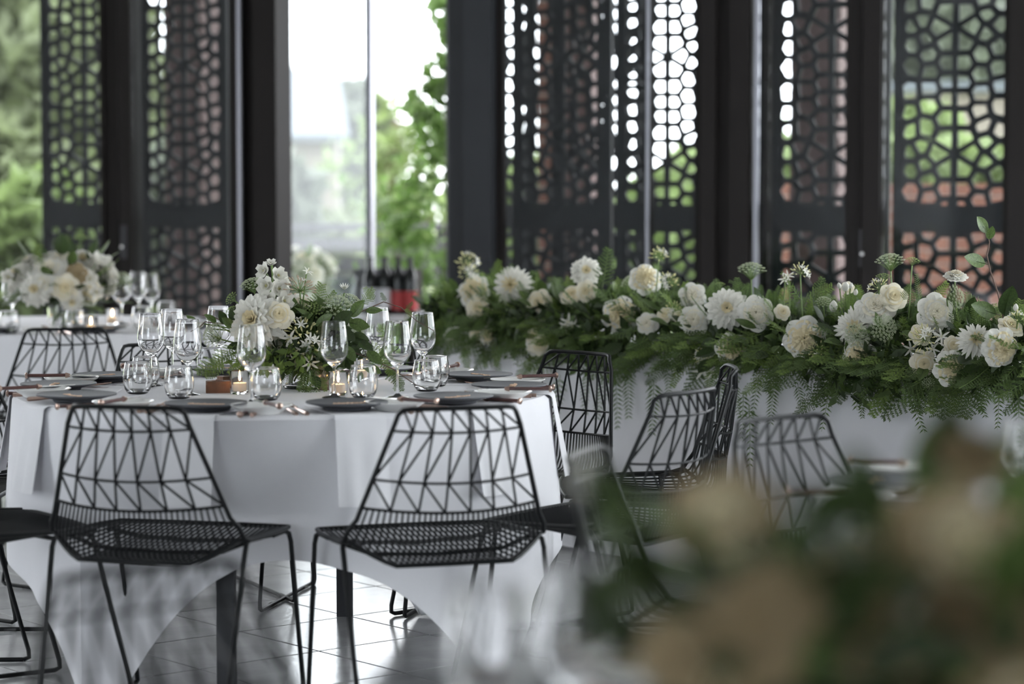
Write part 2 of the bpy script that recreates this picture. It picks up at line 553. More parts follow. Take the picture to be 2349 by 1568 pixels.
def lattice(half, z0, z1, zs, P=0.548, th=0.012, inset=0.0128):
    pts = lattice_seeds(half, P, zs, z0, z1)
    mb = MB()
    for i, p in enumerate(pts):
        if abs(p[0]) > half + .06 or not (z0 - .06 < p[1] < z1 + .06): continue
        poly = [(-half, z0), (half, z0), (half, z1), (-half, z1)]
        for j, q in enumerate(pts):
            if i == j: continue
            dx, dy = q[0]-p[0], q[1]-p[1]
            d2 = dx*dx + dy*dy
            if d2 > .04 or d2 < 1e-9: continue
            poly = clip(poly, (dx, dy), (q[0]**2 + q[1]**2 - p[0]**2 - p[1]**2) / 2)
            if len(poly) < 3: break
        if len(poly) < 3: continue
        # merge near-coincident corners
        pl = []
        for v in poly:
            if not pl or math.hypot(v[0]-pl[-1][0], v[1]-pl[-1][1]) > .004: pl.append(v)
        if len(pl) > 1 and math.hypot(pl[0][0]-pl[-1][0], pl[0][1]-pl[-1][1]) <= .004: pl.pop()
        poly = pl
        if len(poly) < 3: continue
        cx, cz = sum(v[0] for v in poly)/len(poly), sum(v[1] for v in poly)/len(poly)
        # apothem decides how far the hole shrinks
        ap = 9
        for k in range(len(poly)):
            a, b = poly[k], poly[(k+1) % len(poly)]
            L = math.hypot(b[0]-a[0], b[1]-a[1]) + 1e-9
            ap = min(ap, abs((b[0]-a[0])*(a[1]-cz) - (a[0]-cx)*(b[1]-a[1])) / L)
        k = len(poly)
        V, F = [], []
        if ap < inset * 1.35:
            for y in (-th/2, th/2):
                V += [(v[0], y, v[1]) for v in poly]
            F = [tuple(range(k)), tuple(range(2*k-1, k-1, -1))]
        else:
            sc = 1 - inset / ap
            ho = [(cx + (v[0]-cx)*sc, cz + (v[1]-cz)*sc) for v in poly]
            for y in (-th/2, th/2):
                V += [(v[0], y, v[1]) for v in poly] + [(v[0], y, v[1]) for v in ho]
            for a in range(k):
                b = (a + 1) % k
                F += [(a, b, k+b, k+a), (2*k+b, 2*k+a, 3*k+a, 3*k+b), (k+a, k+b, 3*k+b, 3*k+a)]
        mb.add(V, F)
    return mb
def screen_meshes(PW, P, z_star, inset):
    hi = lattice(PW/2 - .022, 1.225, HEAD - .04, z_star, P, inset=inset).mesh('lattice_upper', M['screen'], False)
    lo = lattice(PW/2 - .022, 0.06, 1.125, z_star - P, P, inset=inset).mesh('lattice_lower', M['screen'], False)
    fb = MB()
    fb.box((-PW/2, -.015, 0.03), (-PW/2+.022, .015, HEAD-.01)).box((PW/2-.022, -.015, 0.03), (PW/2, .015, HEAD-.01))
    fb.box((-PW/2+.022, -.015, 0.03), (PW/2-.022, .015, .06)).box((-PW/2+.022, -.015, HEAD-.04), (PW/2-.022, .015, HEAD-.01))
    fr = fb.mesh('screen_frame', M['screen'], False)
    ra = MB().box((-PW/2+.022, -.014, 1.125), (PW/2-.022, .014, 1.225)).mesh('screen_rail', M['screen'], False)
    return fr, ra, hi, lo
SM = {'fine': screen_meshes(.505, .505, 1.44, .0112), 'wide': screen_meshes(.562, .58, 1.475, .0122)}
def screen(px, off, label, turn=0.0, kind='fine'):
    o = empty('perforated_screen', WM @ Vector((ws(px, off), off, 0)), WANG + turn, label, 'screen', 'perforated screens along the glazing')
    for nm, me in zip(('frame', 'rail', 'lattice_upper', 'lattice_lower'), SM[kind]):
        link(nm, me, o)
    return o
screen(196, .30, 'charcoal perforated screen nearest the open green view at the end of the glazing')
screen(424, .30, 'charcoal perforated screen between the lock post and the wide pale opening')
screen(1126, .55, 'charcoal perforated screen edge folded half behind the broad grey column', 0.9)
screen(1290, .30, 'charcoal perforated screen next to the broad grey column, before a second screen')
screen(1375, .75, 'charcoal perforated screen standing behind another, so its holes are half covered')
screen(1530, .30, 'charcoal perforated screen with bright white holes against the triple dark post')
screen(1905, .30, 'charcoal perforated screen with a brown brick pier showing behind its holes', 0, 'wide')
screen(2188, .30, 'charcoal perforated screen with red brick and lawn showing behind its holes', 0, 'wide')
screen(2475, .30, 'charcoal perforated screen at the edge of the view past the last dark post', 0, 'wide')

# ------------------------------------------------------------------ outdoors
struct(obj('ground', MB().box((-40, 14.5, -0.4), (40, 90, -0.12)), M['grass'], smooth=False))
pv = MB(); wbox(pv, -6.4, 6.4, .2, 4.6, -0.35, -0.03)
tag(obj('terrace', pv, M['paving'], mat=WM, smooth=False), kind='structure')

def leaf_cards(n, shape, size, seed, mb=None):
    """n diamond leaves scattered by shape(rng)->(x,y,z)"""
    g = np.random.default_rng(seed)
    P = shape(g, n)
    A = g.normal(size=(n, 3)); A /= np.linalg.norm(A, axis=1)[:, None]
    B = g.normal(size=(n, 3)); B -= A * (A*B).sum(1)[:, None]; B /= np.linalg.norm(B, axis=1)[:, None]
    s = size * g.uniform(.6, 1.3, n)[:, None]
    C = np.cross(A, B)
    V = np.stack([P - A*s, P + B*s*.45 + C*s*.1, P + A*s, P - B*s*.45 + C*s*.1], 1).reshape(-1, 3)
    mb = mb or MB()
    mb.add(V, [(4*i, 4*i+1, 4*i+2, 4*i+3) for i in range(n)])
    return mb
def blobs(cs):
    def f(g, n):
        w = np.array([c[3]**2 for c in cs]); w /= w.sum()
        k = g.choice(len(cs), n, p=w)
        d = g.normal(size=(n, 3)); d /= np.linalg.norm(d, axis=1)[:, None]
        C = np.array(cs)[k]
        r = C[:, 3:4] * g.uniform(.55, 1.05, (n, 1))
        return C[:, :3] + d * r
    return f
def tree(px, Y, ztop, w, label, seed, n=3500, m='tree', size=.16, name='tree'):
    c = at(px, 430, Y); r = random.Random(seed)
    o = empty(name, (c.x, c.y, -0.12), 0, label, 'tree', 'trees beyond the terrace')
    cs = []
    H = ztop + .12
    for k in range(11):
        a = r.uniform(0, 6.28); q = r.uniform(0, .75) * w/2
        z = r.uniform(.35, .86) * H
        cs.append((q*math.cos(a), q*math.sin(a)*.7, z, r.uniform(.18, .30) * w))
    cs.append((0, 0, H - w*.25, w*.25))
    ft = MB()
    ft.tube([(0, 0, 0), (.05, 0, H*.3), (-.04, .05, H*.6), (0, 0, H*.85)], [.16, .13, .09, .03], 8)
    for k in range(6):
        c2 = cs[k]
        ft.tube([(0, 0, H*.3 + k*.1), (c2[0]*.6, c2[1]*.6, c2[2]*.85), c2[:3]], [.06, .04, .015], 6)
    obj('trunk', ft, M['bark'], o)
    cr = obj('crown', leaf_cards(n, blobs(cs), size, seed), M[m], o)
    cr['kind'] = 'stuff'
    return o
tree(40, 24, 3.7, 3.2, 'tall leafy tree filling the open view past the end of the screens', 1, 5200)
tree(-60, 18.6, 1.9, 1.5, 'rounded green shrub tree low beside the grey fence at the end', 2, 3600)
tree(95, 16.3, 1.35, 1.3, 'young light green tree low behind the first perforated screen', 3, 2400, 'vine')
tree(180, 27.5, 3.2, 2.3, 'green tree seen through the holes of the first screen', 4, 4200)
tree(330, 30, 2.2, 3.0, 'green tree seen low through the second screen', 5, 3500)
tree(515, 18.2, 1.7, 1.4, 'bushy green tree behind the second screen beside the pier', 6, 3000, 'tree_pale')
tree(790, 32, 2.75, 2.6, 'hazy green tree standing beyond the wide opening beside the blue roofed house', 7, 9000, 'tree_pale')
tree(672, 38, 3.2, 2.3, 'hazy green tree behind the blue roofed house in the opening', 8, 3600, 'tree_pale')
tree(1600, 24.5, 1.8, 1.9, 'bright green bush seen through the screen with white holes', 9, 3600, 'vine')
tree(1190, 20, 1.5, 1.6, 'bright green bush seen past the broad grey column', 10, 2600, 'vine')
tree(1790, 20.5, 1.85, 1.6, 'lime green bush behind the screen with the brown pier', 11, 3000, 'vine')
tree(2150, 37, 5.6, 5.0, 'grey green tree high behind the screen with the red brick', 12, 9000, 'tree_pale')
tree(2030, 18.9, 1.9, 1.4, 'lime green bush behind the last lock post', 13, 2600, 'vine')
hg = MB()
c = at(2200, 430, 17.2)
hd_ = obj('hedge', leaf_cards(5200, lambda g, n: np.stack([g.uniform(-1.0, 1.4, n), g.uniform(-.35, .35, n), g.uniform(0, 1.78, n)], 1), .09, 21), M['vine'])
hd_.location = (c.x, c.y, -.12)
tag(hd_, 'clipped lime green hedge above the red brick garden wall', 'hedge')
c = at(90, 430, 20.0)
hd2 = obj('hedge', leaf_cards(5600, lambda g, n: np.stack([g.uniform(-3.4, 2.6, n), g.uniform(-.4, .4, n), g.uniform(0, 1.25, n)], 1), .12, 22), M['tree'])
hd2.location = (c.x, c.y, -.12)
tag(hd2, 'long dark green hedge beyond the screens at the end of the glazing', 'hedge')

# red brick garden wall, each brick a part
def brick_wall(px, Y, w, h, label, m='brick', ang=0.0, depth=.11):
    c = at(px, 430, Y)
    o = empty('brick_wall', (c.x, c.y, -.12), ang, label, 'wall')
    BW, BH, J = .24, .082, .012
    nb, nr = int(round(w / BW)), int(round(h / BH))
    obj('mortar', MB().box((-w/2, .008, 0), (w/2, depth, nr*BH - .012)), M['mortar'], o, smooth=False)
    def brick(L):
        b = MB()
        L2, H2 = L - J, BH - J
        b.box((0, 0, 0), (L2, depth + .006, H2))
        return b.mesh('brick', M[m], False)
    full, half = brick(BW), brick(BW/2)
    for r_ in range(nr):
        x = -w/2
        if r_ % 2:
            link('brick', half, o, T(x, rnd.uniform(-.002, .002), r_*BH)); x += BW/2
        while x < w/2 - BW*.75:
            link('brick', full, o, T(x, rnd.uniform(-.003, .003), r_*BH)); x += BW
        if w/2 - x > BW*.3:
            link('brick', half, o, T(x, 0, r_*BH))
    return o
brick_wall(2180, 14.6, 2.16, 1.50, 'low red brick garden wall seen through the last perforated screen', ang=WANG)
def pier(px, Y, w, h, label, m):
    c = at(px, 430, Y)
    o = empty('brick_pier', (c.x, c.y, -.12), WANG, label, 'pier', 'brick piers outside the screens')
    nr = int(h / .085)
    mo = MB().box((-w/2+.006, -w/2+.006, 0), (w/2-.006, w/2-.006, h))
    obj('mortar', mo, M['mortar' if m == 'brick' else 'brick_dark'], o, smooth=False)
    nb = max(1, round(w / .23))
    bw = w / nb
    br = MB().box((.005, 0, 0), (bw - .005, w, .073)).mesh('brick', M[m], False)
    for r_ in range(nr):
        for k in range(nb):
            link('brick', br, o, T(-w/2 + k*bw + (.01 if r_ % 2 else -.0), -w/2, r_*.085))
    return o
pier(443, 13.7, .24, 3.4, 'slim brown brick pier behind the second perforated screen', 'brick_dark')
pier(1262, 13.4, .12, 3.4, 'thin red brick pier behind the screen beside the broad column', 'brick')
pier(1330, 14.2, .20, 3.4, 'dark brick pier behind the doubled screens', 'brick_dark')
pier(1878, 12.6, .26, 3.4, 'brown brick pier behind the screen next to the lock post', 'brick_dark')

# house with a blue grey roof beyond the wide opening
c = at(700, 430, 27)
hs = empty('house', (c.x, c.y, -.12), .05, 'pale house with a blue grey roof beyond the wide opening', 'house')
obj('wall', MB().box((-1.1, 0, 0), (.35, 2.4, 2.05)), M['render'], hs, smooth=False)
rf = MB().add([(-1.3, -.2, 1.95), (.5, -.2, 1.95), (.35, 1.2, 2.75), (-1.3, 1.2, 2.75), (-1.3, -.2, 2.02), (.5, -.2, 2.02), (.35, 1.2, 2.82), (-1.3, 1.2, 2.82)],
              [(0,1,5,4),(1,2,6,5),(2,3,7,6),(3,0,4,7),(4,5,6,7),(3,2,1,0)])
obj('roof', rf, M['roof'], hs, smooth=False)
wf = obj('window', MB().box((-.75, -.03, .9), (-.15, 0.0, 1.6)), M['fence'], hs, smooth=False)
obj('pane', MB().box((-.71, -.035, .94), (-.19, -.031, 1.56)), M['pane'], wf, smooth=False)
c = at(2205, 430, 30)
hb = empty('house', (c.x, c.y, -.12), -.1, 'beige house wall high behind the last perforated screen', 'house')
obj('wall', MB().box((-1.1, 0, 0), (1.5, 2.4, 2.62)), M['render'], hb, smooth=False)
obj('roof', MB().box((-1.2, -.15, 2.62), (1.6, 2.5, 2.74)), M['roof'], hb, smooth=False)
w2 = obj('window', MB().box((-.4, -.03, 1.2), (.1, 0, 1.8)), M['fence'], hb, smooth=False)
obj('pane', MB().box((-.36, -.035, 1.24), (.06, -.031, 1.76)), M['pane'], w2, smooth=False)

# grey slatted fence past the terrace
def fence(px0, px1, Y, h, label):
    a, b = at(px0, 430, Y), at(px1, 430, Y)
    o = empty('fence', (a.x, a.y, -.12), math.atan2(b.y-a.y, b.x-a.x), label, 'fence', 'grey slatted fences')
    L = (b - a).length
    sl = MB().box((0, -.012, 0), (L, .012, .105)).mesh('slat', M['fence'], False)
    n = int(h / .12)
    for k in range(n): link('slat', sl, o, T(0, 0, k*.12 + .02))
    po = MB().box((-.035, .012, 0), (.035, .08, h)).mesh('post', M['fence'], False)
    k = 0.0
    while k <= L + .01:
        link('post', po, o, T(k, 0, 0)); k += L / max(1, round(L / 1.4))
    obj('rail', MB().box((-.03, -.03, h), (L+.03, .08, h+.05)), M['fence'], o, smooth=False)
    return o
fence(-120, 235, 17.5, 1.22, 'grey slatted fence past the end of the perforated screens')
fence(610, 1010, 16.8, 1.14, 'grey slatted fence across the wide pale opening')

# glass door leaf folded outward in the opening
a = WM @ Vector((ws(640, .10), .10, 0))
b = at(853, 430, 12.75); b.z = 0
L = (b - a).length
dm = Matrix.Translation(a) @ RZ(math.atan2(b.y-a.y, b.x-a.x))
dl = MB().box((0, -.02, .02), (.03, .02, HEAD-.05)).box((.03, -.02, .02), (L-.03, .02, .10)).box((.03, -.02, HEAD-.13), (L-.03, .02, HEAD-.05))
d7 = struct(obj('door_7', dl, M['bronze'], mat=dm, smooth=False))
obj('pane', MB().box((.03, -.004, .10), (L-.03, .004, HEAD-.13)), M['dusty_pane'], d7, smooth=False)
obj('edge', MB().box((L-.03, -.02, .02), (L, .02, HEAD-.05)), M['bright_edge'], d7, smooth=False)

# climbing vine on a post in the opening
c = at(975, 430, 14.2)
vn = empty('climbing_vine', (c.x, c.y, -.12), 0, 'lush green vine climbing a slim post in the wide opening', 'vine')
obj('post', MB().tube([(.17, 0, 0), (.17, 0, 2.55)], .03, 8), M['bark'], vn)
def vshape(g, n):
    z = g.uniform(.15, 2.55, n)
    wv = .10 + .12*np.sin(z*5.3)**2
    cx = np.where(z > 1.95, .12, np.where(z > 1.5, .05, -.08)) + .05*np.sin(z*9)
    wv = np.where(z > 1.95, wv*.75, np.where((z > .75) & (z < 1.4), wv*1.35, wv))
    return np.stack([cx + g.normal(size=n)*wv*.62, g.normal(size=n)*.10, z], 1)
fo = obj('foliage', leaf_cards(1700, vshape, .050, 33), M['vine_dark'], vn)
fo['kind'] = 'stuff'
st = MB()
for k in range(5):
    st.tube([(.15+.03*math.sin(k+q*1.3), .04*math.cos(k*2+q*1.3), q*.3) for q in range(9)], .006, 5)
obj('stem', st, M['twig'], vn)
tree(910, 22.3, 2.3, 1.4, 'airy pale green tree behind the climbing vine', 15, 600, 'vine', .10)
# ------------------------------------------------------------------ wire chair
def lerp(a, b, t): return tuple(x + (y - x) * t for x, y in zip(a, b))
def bez(a, b, c, t): return lerp(lerp(a, b, t), lerp(b, c, t), t)
def back_pt(z, u, c, s=0.0):
    f = (z - .465) / .33
    w, y = .25 - .105*f, -.18 - .105*f
    return (u*w, y - c*(1 - u*u), z - s*(1 - u*u))
ROWS = dict(top=(.795, .018, 0.0), r1=(.748, .035, .006), r2=(.630, .058, .010), r3=(.560, .066, .012))
def rowpt(k, u):
    z, c, s = ROWS[k]
    return back_pt(z, u, c, s)
def bend_pt(u):
    k = max(0.0, (abs(u) - .58)/.42)**1.25
    return (.25*u, -.18 - .085*(1 - k), .414 + .062*k)
def front_pt(u): return (.232*u, .205 - .012*u*u, .455)
def seat_path(u):
    F, B, U = front_pt(u), bend_pt(u), rowpt('r3', u)
    k = 1 - abs(u)**4
    p1 = lerp(F, B, .30); p1 = (p1[0], p1[1], p1[2] - .006*k)
    p2 = lerp(F, B, .62); p2 = (p2[0], p2[1], p2[2] - .008*k)
    a, c = lerp(F, B, .84), lerp(B, U, .42)
    return [F, p1, p2, a, bez(a, B, c, .3), bez(a, B, c, .6), c, U]
def build_chair_meshes():
    out = {}
    fr = MB()
    tl, tr = rowpt('top', -1), rowpt('top', 1)
    left = [front_pt(-1), (-.246, .10, .459), (-.252, -.06, .464), (-.253, -.135, .468)]
    cornerL = [(-.252, -.168, .478), (-.247, -.183, .502)]
    sideL = [back_pt(z, -1, 0) for z in (.53, .60, .68, .755)]
    topc = [(-.146, tl[1]+.010, .786), (-.136, tl[1], .797)]
    topm = [(u*.148, tl[1] - .018*(1-u*u), .800) for u in (-.8, -.4, 0, .4, .8)]
    half = left + cornerL + sideL + topc
    mir = [(-p[0], p[1], p[2]) for p in reversed(half)]
    frontm = [front_pt(u) for u in (.93, .6, .2, -.2, -.6, -.93)]
    fr.tube(half + topm + mir + frontm, .0062, 8, closed=True)
    bl = [lerp(bez(lerp(front_pt(u), bend_pt(u), .84), bend_pt(u), lerp(bend_pt(u), rowpt('r3', u), .42), .45), bend_pt(u), .35) for u in np.linspace(-.97, .97, 21)]
    bl = [(-.251, -.14, .469)] + bl + [(.251, -.14, .469)]
    fr.tube(bl, .0060, 8)
    out['frame'] = fr
    sw = MB()
    for i in range(1, 34):
        u = -1 + 2*i/34
        sw.tube(seat_path(u), .0030, 5)
    out['seat_wires'] = sw
    bw = MB()
    for k in ('r1', 'r2', 'r3'):
        bw.tube([rowpt(k, u) for u in np.linspace(-1, 1, 15)], .0035 if k != 'r3' else .0040, 6)
    us = [-1 + 2*j/7 for j in range(8)]
    for j in range(8):
        if 0 < j < 7:
            for a, b in (('top', 'r1'), ('r1', 'r2'), ('r2', 'r3')):
                bw.tube([rowpt(a, us[j]), rowpt(b, us[j])], .0034, 5)
        if j < 7:
            bw.tube([rowpt('top', us[j]*.93), rowpt('r1', us[j+1])], .0032, 5)
            bw.tube([rowpt('r2', us[j]), rowpt('r1', us[j+1])], .0032, 5)
            bw.tube([rowpt('r2', us[j]), rowpt('r3', us[j+1])], .0032, 5)
    out['back_lattice'] = bw
    su = MB()
    su.tube([(-.225, .12, .446), (-.15, .11, .430), (0, .10, .425), (.15, .11, .430), (.225, .12, .446)], .006, 6)
    su.tube([(-.235, -.10, .458), (-.17, -.10, .432), (0, -.10, .424), (.17, -.10, .432), (.235, -.10, .458)], .006, 6)
    out['seat_support'] = su
    return out
def leg_mb(sx, front):
    mb = MB()
    if front:
        pts = [(sx*.225, .10, .446), (sx*.235, .155, .450), (sx*.238, .178, .442), (sx*.240, .188, .420), (sx*.236, .245, .20), (sx*.234, .290, .035), (sx*.233, .291, .015), (sx*.233, .276, .0085)]
    else:
        pts = [(sx*.235, -.10, .458), (sx*.246, -.135, .464), (sx*.252, -.155, .458), (sx*.253, -.168, .438), (sx*.246, -.235, .20), (sx*.240, -.284, .035), (sx*.239, -.285, .015), (sx*.238, -.270, .0085)]
    mb.tube(pts, .0066, 8)
    return mb
CH = build_chair_meshes()
CHM = {k: v.mesh(k, M['black_wire']) for k, v in CH.items()}
LEGM = [leg_mb(sx, f).mesh('leg', M['black_wire']) for sx in (-1, 1) for f in (True, False)]
RODM = [MB().tube([(sx*.233, .276, .0085), (sx*.236, 0, .0085), (sx*.238, -.270, .0085)], .0066, 8).mesh('floor_rod', M['black_wire']) for sx in (-1, 1)]
GLIDE = MB().box((-.010, -.018, 0), (.010, .018, .012)).mesh('glide', M['plastic'], False)
CHAIRS = []
def chair(x, y, rz, label, group):
    CHAIRS.append((x - .205*math.sin(rz), y + .205*math.cos(rz)))
    o = empty('wire_chair', (x, y, 0), rz, label, 'chair', group)
    for k in ('frame', 'seat_wires', 'back_lattice', 'seat_support'):
        link(k, CHM[k], o)
    for me in LEGM: link('leg', me, o)
    for k, me in enumerate(RODM):
        r_ = link('floor_rod', me, o)
        for yy in (.16, -.16):
            link('glide', GLIDE, r_, T((-1, 1)[k]*.2355, yy, 0))
    return o
def chair_at(C, phi, r, label, group, dphi=0.0, side=0.0):
    a = R(phi)
    x, y = C[0] + r*math.sin(a) + side*math.cos(a), C[1] - r*math.cos(a) + side*math.sin(a)
    return chair(x, y, a + R(dphi), label, group)

TZ = 0.742                      # cloth surface on every table
C1 = (-0.647, 6.85)
C2 = (-1.86, 10.2)
C3 = (1.30, 4.35)
C4 = (0.36, 2.12)
TR = 0.755
G1 = 'wire chairs around the round table with the candles'
for (x, y, rz, l) in ((-.845, 6.01, -15, 'black wire chair backing the camera beside the black table leg'),
                      (-.214, 5.98, 18, 'black wire chair backing the camera whose seat overlaps the angled chair'),
                      (.214, 6.32, 55, 'black wire chair at an angle in front of the chair in profile'),
                      (.344, 6.97, 90, 'black wire chair in profile, its narrow back against the hanging garland'),
                      (.0, 7.41, 132, 'black wire chair facing the table just below the cream rose trio'),
                      (-.49, 7.67, 167, 'black wire chair on the far side, seen through two wine glasses'),
                      (-1.03, 7.77, -153, 'black wire chair on the far side behind the wine glass pair by the sprig'),
                      (-1.60, 7.60, -126, 'black wire chair facing us beside the stacked plates at the table end'),
                      (-1.645, 6.89, -88, 'black wire chair at the table end, its seat tucked under the cloth'),
                      (-1.345, 6.17, -56, 'black wire chair showing only its seat and sled legs at the frame edge')):
    chair(x, y, R(rz), l, G1)
chair(-1.72, 9.18, R(15), 'black wire chair drawn up to the far round table with the peonies', 'wire chairs around the far table')
chair(.79, 5.22, R(-140), 'black wire chair facing us alone before the white cloth, half behind blossoms', 'wire chairs around the table by the garland')
chair(.42, 4.65, R(-106), 'black wire chair seen edge on behind the blurred green leaves', 'wire chairs around the table by the garland')
chair(-.327, 3.04, R(-143), 'very blurred ghostly black wire chair over the hanging tablecloth corner', 'wire chairs around the nearest table')

# ------------------------------------------------------------------ tables and cloths
def round_table(C, legs, label):
    o = empty('round_table', (C[0], C[1], 0), 0, label, 'table', 'round banquet tables')
    obj('tabletop', MB().lathe([(0, .715), (TR-.012, .715), (TR-.006, .722), (TR-.006, .736), (TR-.010, .739), (0, .739)], 64), M['white_top'], o)
    lm = MB().box((-.024, -.024, 0), (.024, .024, .715)).mesh('leg', M['dark_leg'], False)
    for a in legs:
        link('leg', lm, o, T(a[0], a[1], 0))
    return o
def cloth_mesh(half, rot, seed, R0=TR, n=300, m=26, folds=1.0, C=(0, 0)):
    """square cloth over a round top: corners hang to the floor"""
    r = random.Random(seed)
    ph = [r.uniform(0, 6.28) for _ in range(6)]
    V = []
    push = []                                   # seats pushed in under the top press the cloth inwards
    for (fx, fy) in CHAIRS:
        dx, dy = fx - C[0], fy - C[1]
        if math.hypot(dx, dy) < R0 + .10: push.append((math.atan2(dy, dx), math.hypot(dx, dy)))
    lift = [0.0, .25, .5, .72, .86, .95]
    for i in range(len(lift) + m):
        row = []
        for j in range(n):
            a = 2*math.pi*j/n
            b = a - rot
            L = half / max(abs(math.cos(b)), abs(math.sin(b)))
            L = min(L, half*1.36)
            drop = L - R0
            cn = abs(math.sin(2*b))**3            # 1 at the corners of the cloth
            cn2 = max(0.0, (1 - abs(math.cos(2*b))) )
            if i < len(lift):
                row.append((lift[i]*R0*math.cos(a), lift[i]*R0*math.sin(a), TZ)); continue
            s = (i - len(lift)) / (m - 1)
            d = s * drop
            # rounded edge
            e = .012
            if d < e * 1.57:
                q = d / e
                rr, z = R0 - e + e*math.sin(q) + .004, TZ - e + e*math.cos(q)
                row.append((rr*math.cos(a), rr*math.sin(a), z)); continue
            d2 = d - e*1.57
            h = TZ - e
            t = min(1.0, d2 / .45)
            amp = (.010 + .016*cn2) * folds * t
            w = amp * (math.sin(17*a + ph[0]) * .55 + math.sin(11*a + ph[1]) * .5 + .35*math.sin(29*a + ph[2]))
            # deep fold at each corner
            db = ((b + math.pi/4) % (math.pi/2)) - math.pi/4        # 0 at side centre
            dc = abs(abs(db) - math.pi/4)                             # 0 at corner
            w += folds * t * (.045*math.exp(-(dc/.13)**2) - .034*math.exp(-((dc-.30)/.12)**2))
            flare = (.046*cn2 + .026*(1 - cn2)) * min(1.0, d2/.32)
            rr = R0 + .004 + w + flare
            z = h - d2
            for (ac, rf) in push:
                da = (a - ac + math.pi) % (2*math.pi) - math.pi
                if abs(da) > 1.0: continue
                q = min(1.0, max(0.0, (.47 - R0*abs(math.sin(da))) / .17)); q = q*q*(3 - 2*q)
                lim = rf/math.cos(da) - .032
                if lim < rr: rr += (lim - rr) * q * min(1.0, max(0.0, (TZ - z)/.27))
            if z < .004:
                ex = .004 - z
                z = .004 + .012*abs(math.sin(ex*28 + ph[3]))*min(1, ex*18) + .002
                rr = rr + (ex*.75 if True else 0)
            row.append((rr*math.cos(a), rr*math.sin(a), z))
        V.append(row)
    return MB().grid(np.array(V), wrap=True)
def tablecloth(C, half, rot, seed, label, folds=1.0):
    return tag(obj('tablecloth', cloth_mesh(half, rot, seed, folds=folds, C=C), M['cloth'], mat=T(C[0], C[1], 0)), label, 'tablecloth', 'white cloths on round tables')
def around(r, degs): return [(r*math.sin(R(d)), -r*math.cos(R(d))) for d in degs]
round_table(C1, [(-.11, -.50), (.13, .56), (.57, .15), (-.50, -.06)], 'round banquet table with black legs under the cloth with the candles')
tablecloth(C1, 1.143, R(-90 + 7), 5, 'white cloth over the round table with the candles, a corner trailing on tiles')
round_table(C2, around(.52, (15, 105, 195, 285)), 'far round table carrying the peonies, hidden under its cloth')
tablecloth(C2, 1.143, R(20), 6, 'white cloth over the far round table behind the peonies chair')
round_table(C3, around(.52, (15, 105, 195, 285)), 'round table in front of the garland table, mostly behind blurred blossoms')
tablecloth(C3, 1.143, R(30), 8, 'white cloth of the round table in front of the garland table')
round_table(C4, around(.52, (15, 105, 195, 285)), 'nearest round table, under the big blurred bouquet')
tablecloth(C4, 1.143, R(10), 9, 'white cloth of the nearest table under the big blurred bouquet')

# long table with the garland
GD = Vector((-.576, .817, 0))            # along the table, away from the camera
GN = Vector((-.817, -.576, 0))           # front side, towards the room
def gline_Y(px): return 9.03 / (1 + 1.418 * (px - 1174.5) / FPX)
g0 = at(2100, 430, gline_Y(2100)); g0.z = 0
GA = math.atan2(GD.y, GD.x)
GM = Matrix.Translation(g0) @ RZ(GA)     # x along, y: left of x = (-.817,-.576)=GN
gt = empty('long_table', g0, GA, 'long narrow banquet table under the flower garland', 'table')
obj('tabletop', MB().box((-.9, -.80, .71), (2.75, 0.0, .738)), M['white_top'], gt, smooth=False)
lm = MB().box((-.024, -.024, 0), (.024, .024, .71)).mesh('leg', M['dark_leg'], False)
for p in ((-.8, -.08), (-.8, -.72), (2.65, -.08), (2.65, -.72), (.9, -.4)):
    link('leg', lm, gt, T(p[0], p[1], 0))
# cloth: closed skirt with soft vertical folds
pts = []
x0, x1, y0, y1 = -.91, 2.76, -.81, .012
per = [(x0 + (x1-x0)*k/90, y1, 0, 1) for k in range(91)] + [(x1, y1 + (y0-y1)*k/20, 1, 0) for k in range(1, 21)] + \
      [(x1 + (x0-x1)*k/90, y0, 0, -1) for k in range(1, 91)] + [(x0, y0 + (y1-y0)*k/20, -1, 0) for k in range(1, 20)]
rows = []
cx, cy_ = (x0+x1)/2, (y0+y1)/2
for q in (0, .5, .985):
    rows.append([(cx+(p[0]-cx)*q, cy_+(p[1]-cy_)*q, TZ) for p in per])
for z in (.738, .70, .60, .45, .30, .15, .02):
    row = []
    for k, p in enumerate(per):
        s = k * .041
        w = (1 - z/.74) * (.010*math.sin(s*7.3) + .008*math.sin(s*12.7+1) + .004*math.sin(s*31))
        row.append((p[0]+p[2]*w, p[1]+p[3]*w, z))
    rows.append(row)
tag(obj('tablecloth', MB().grid(np.array(rows), wrap=True), M['cloth'], mat=GM), 'white floor-length cloth on the long table under the garland', 'tablecloth')

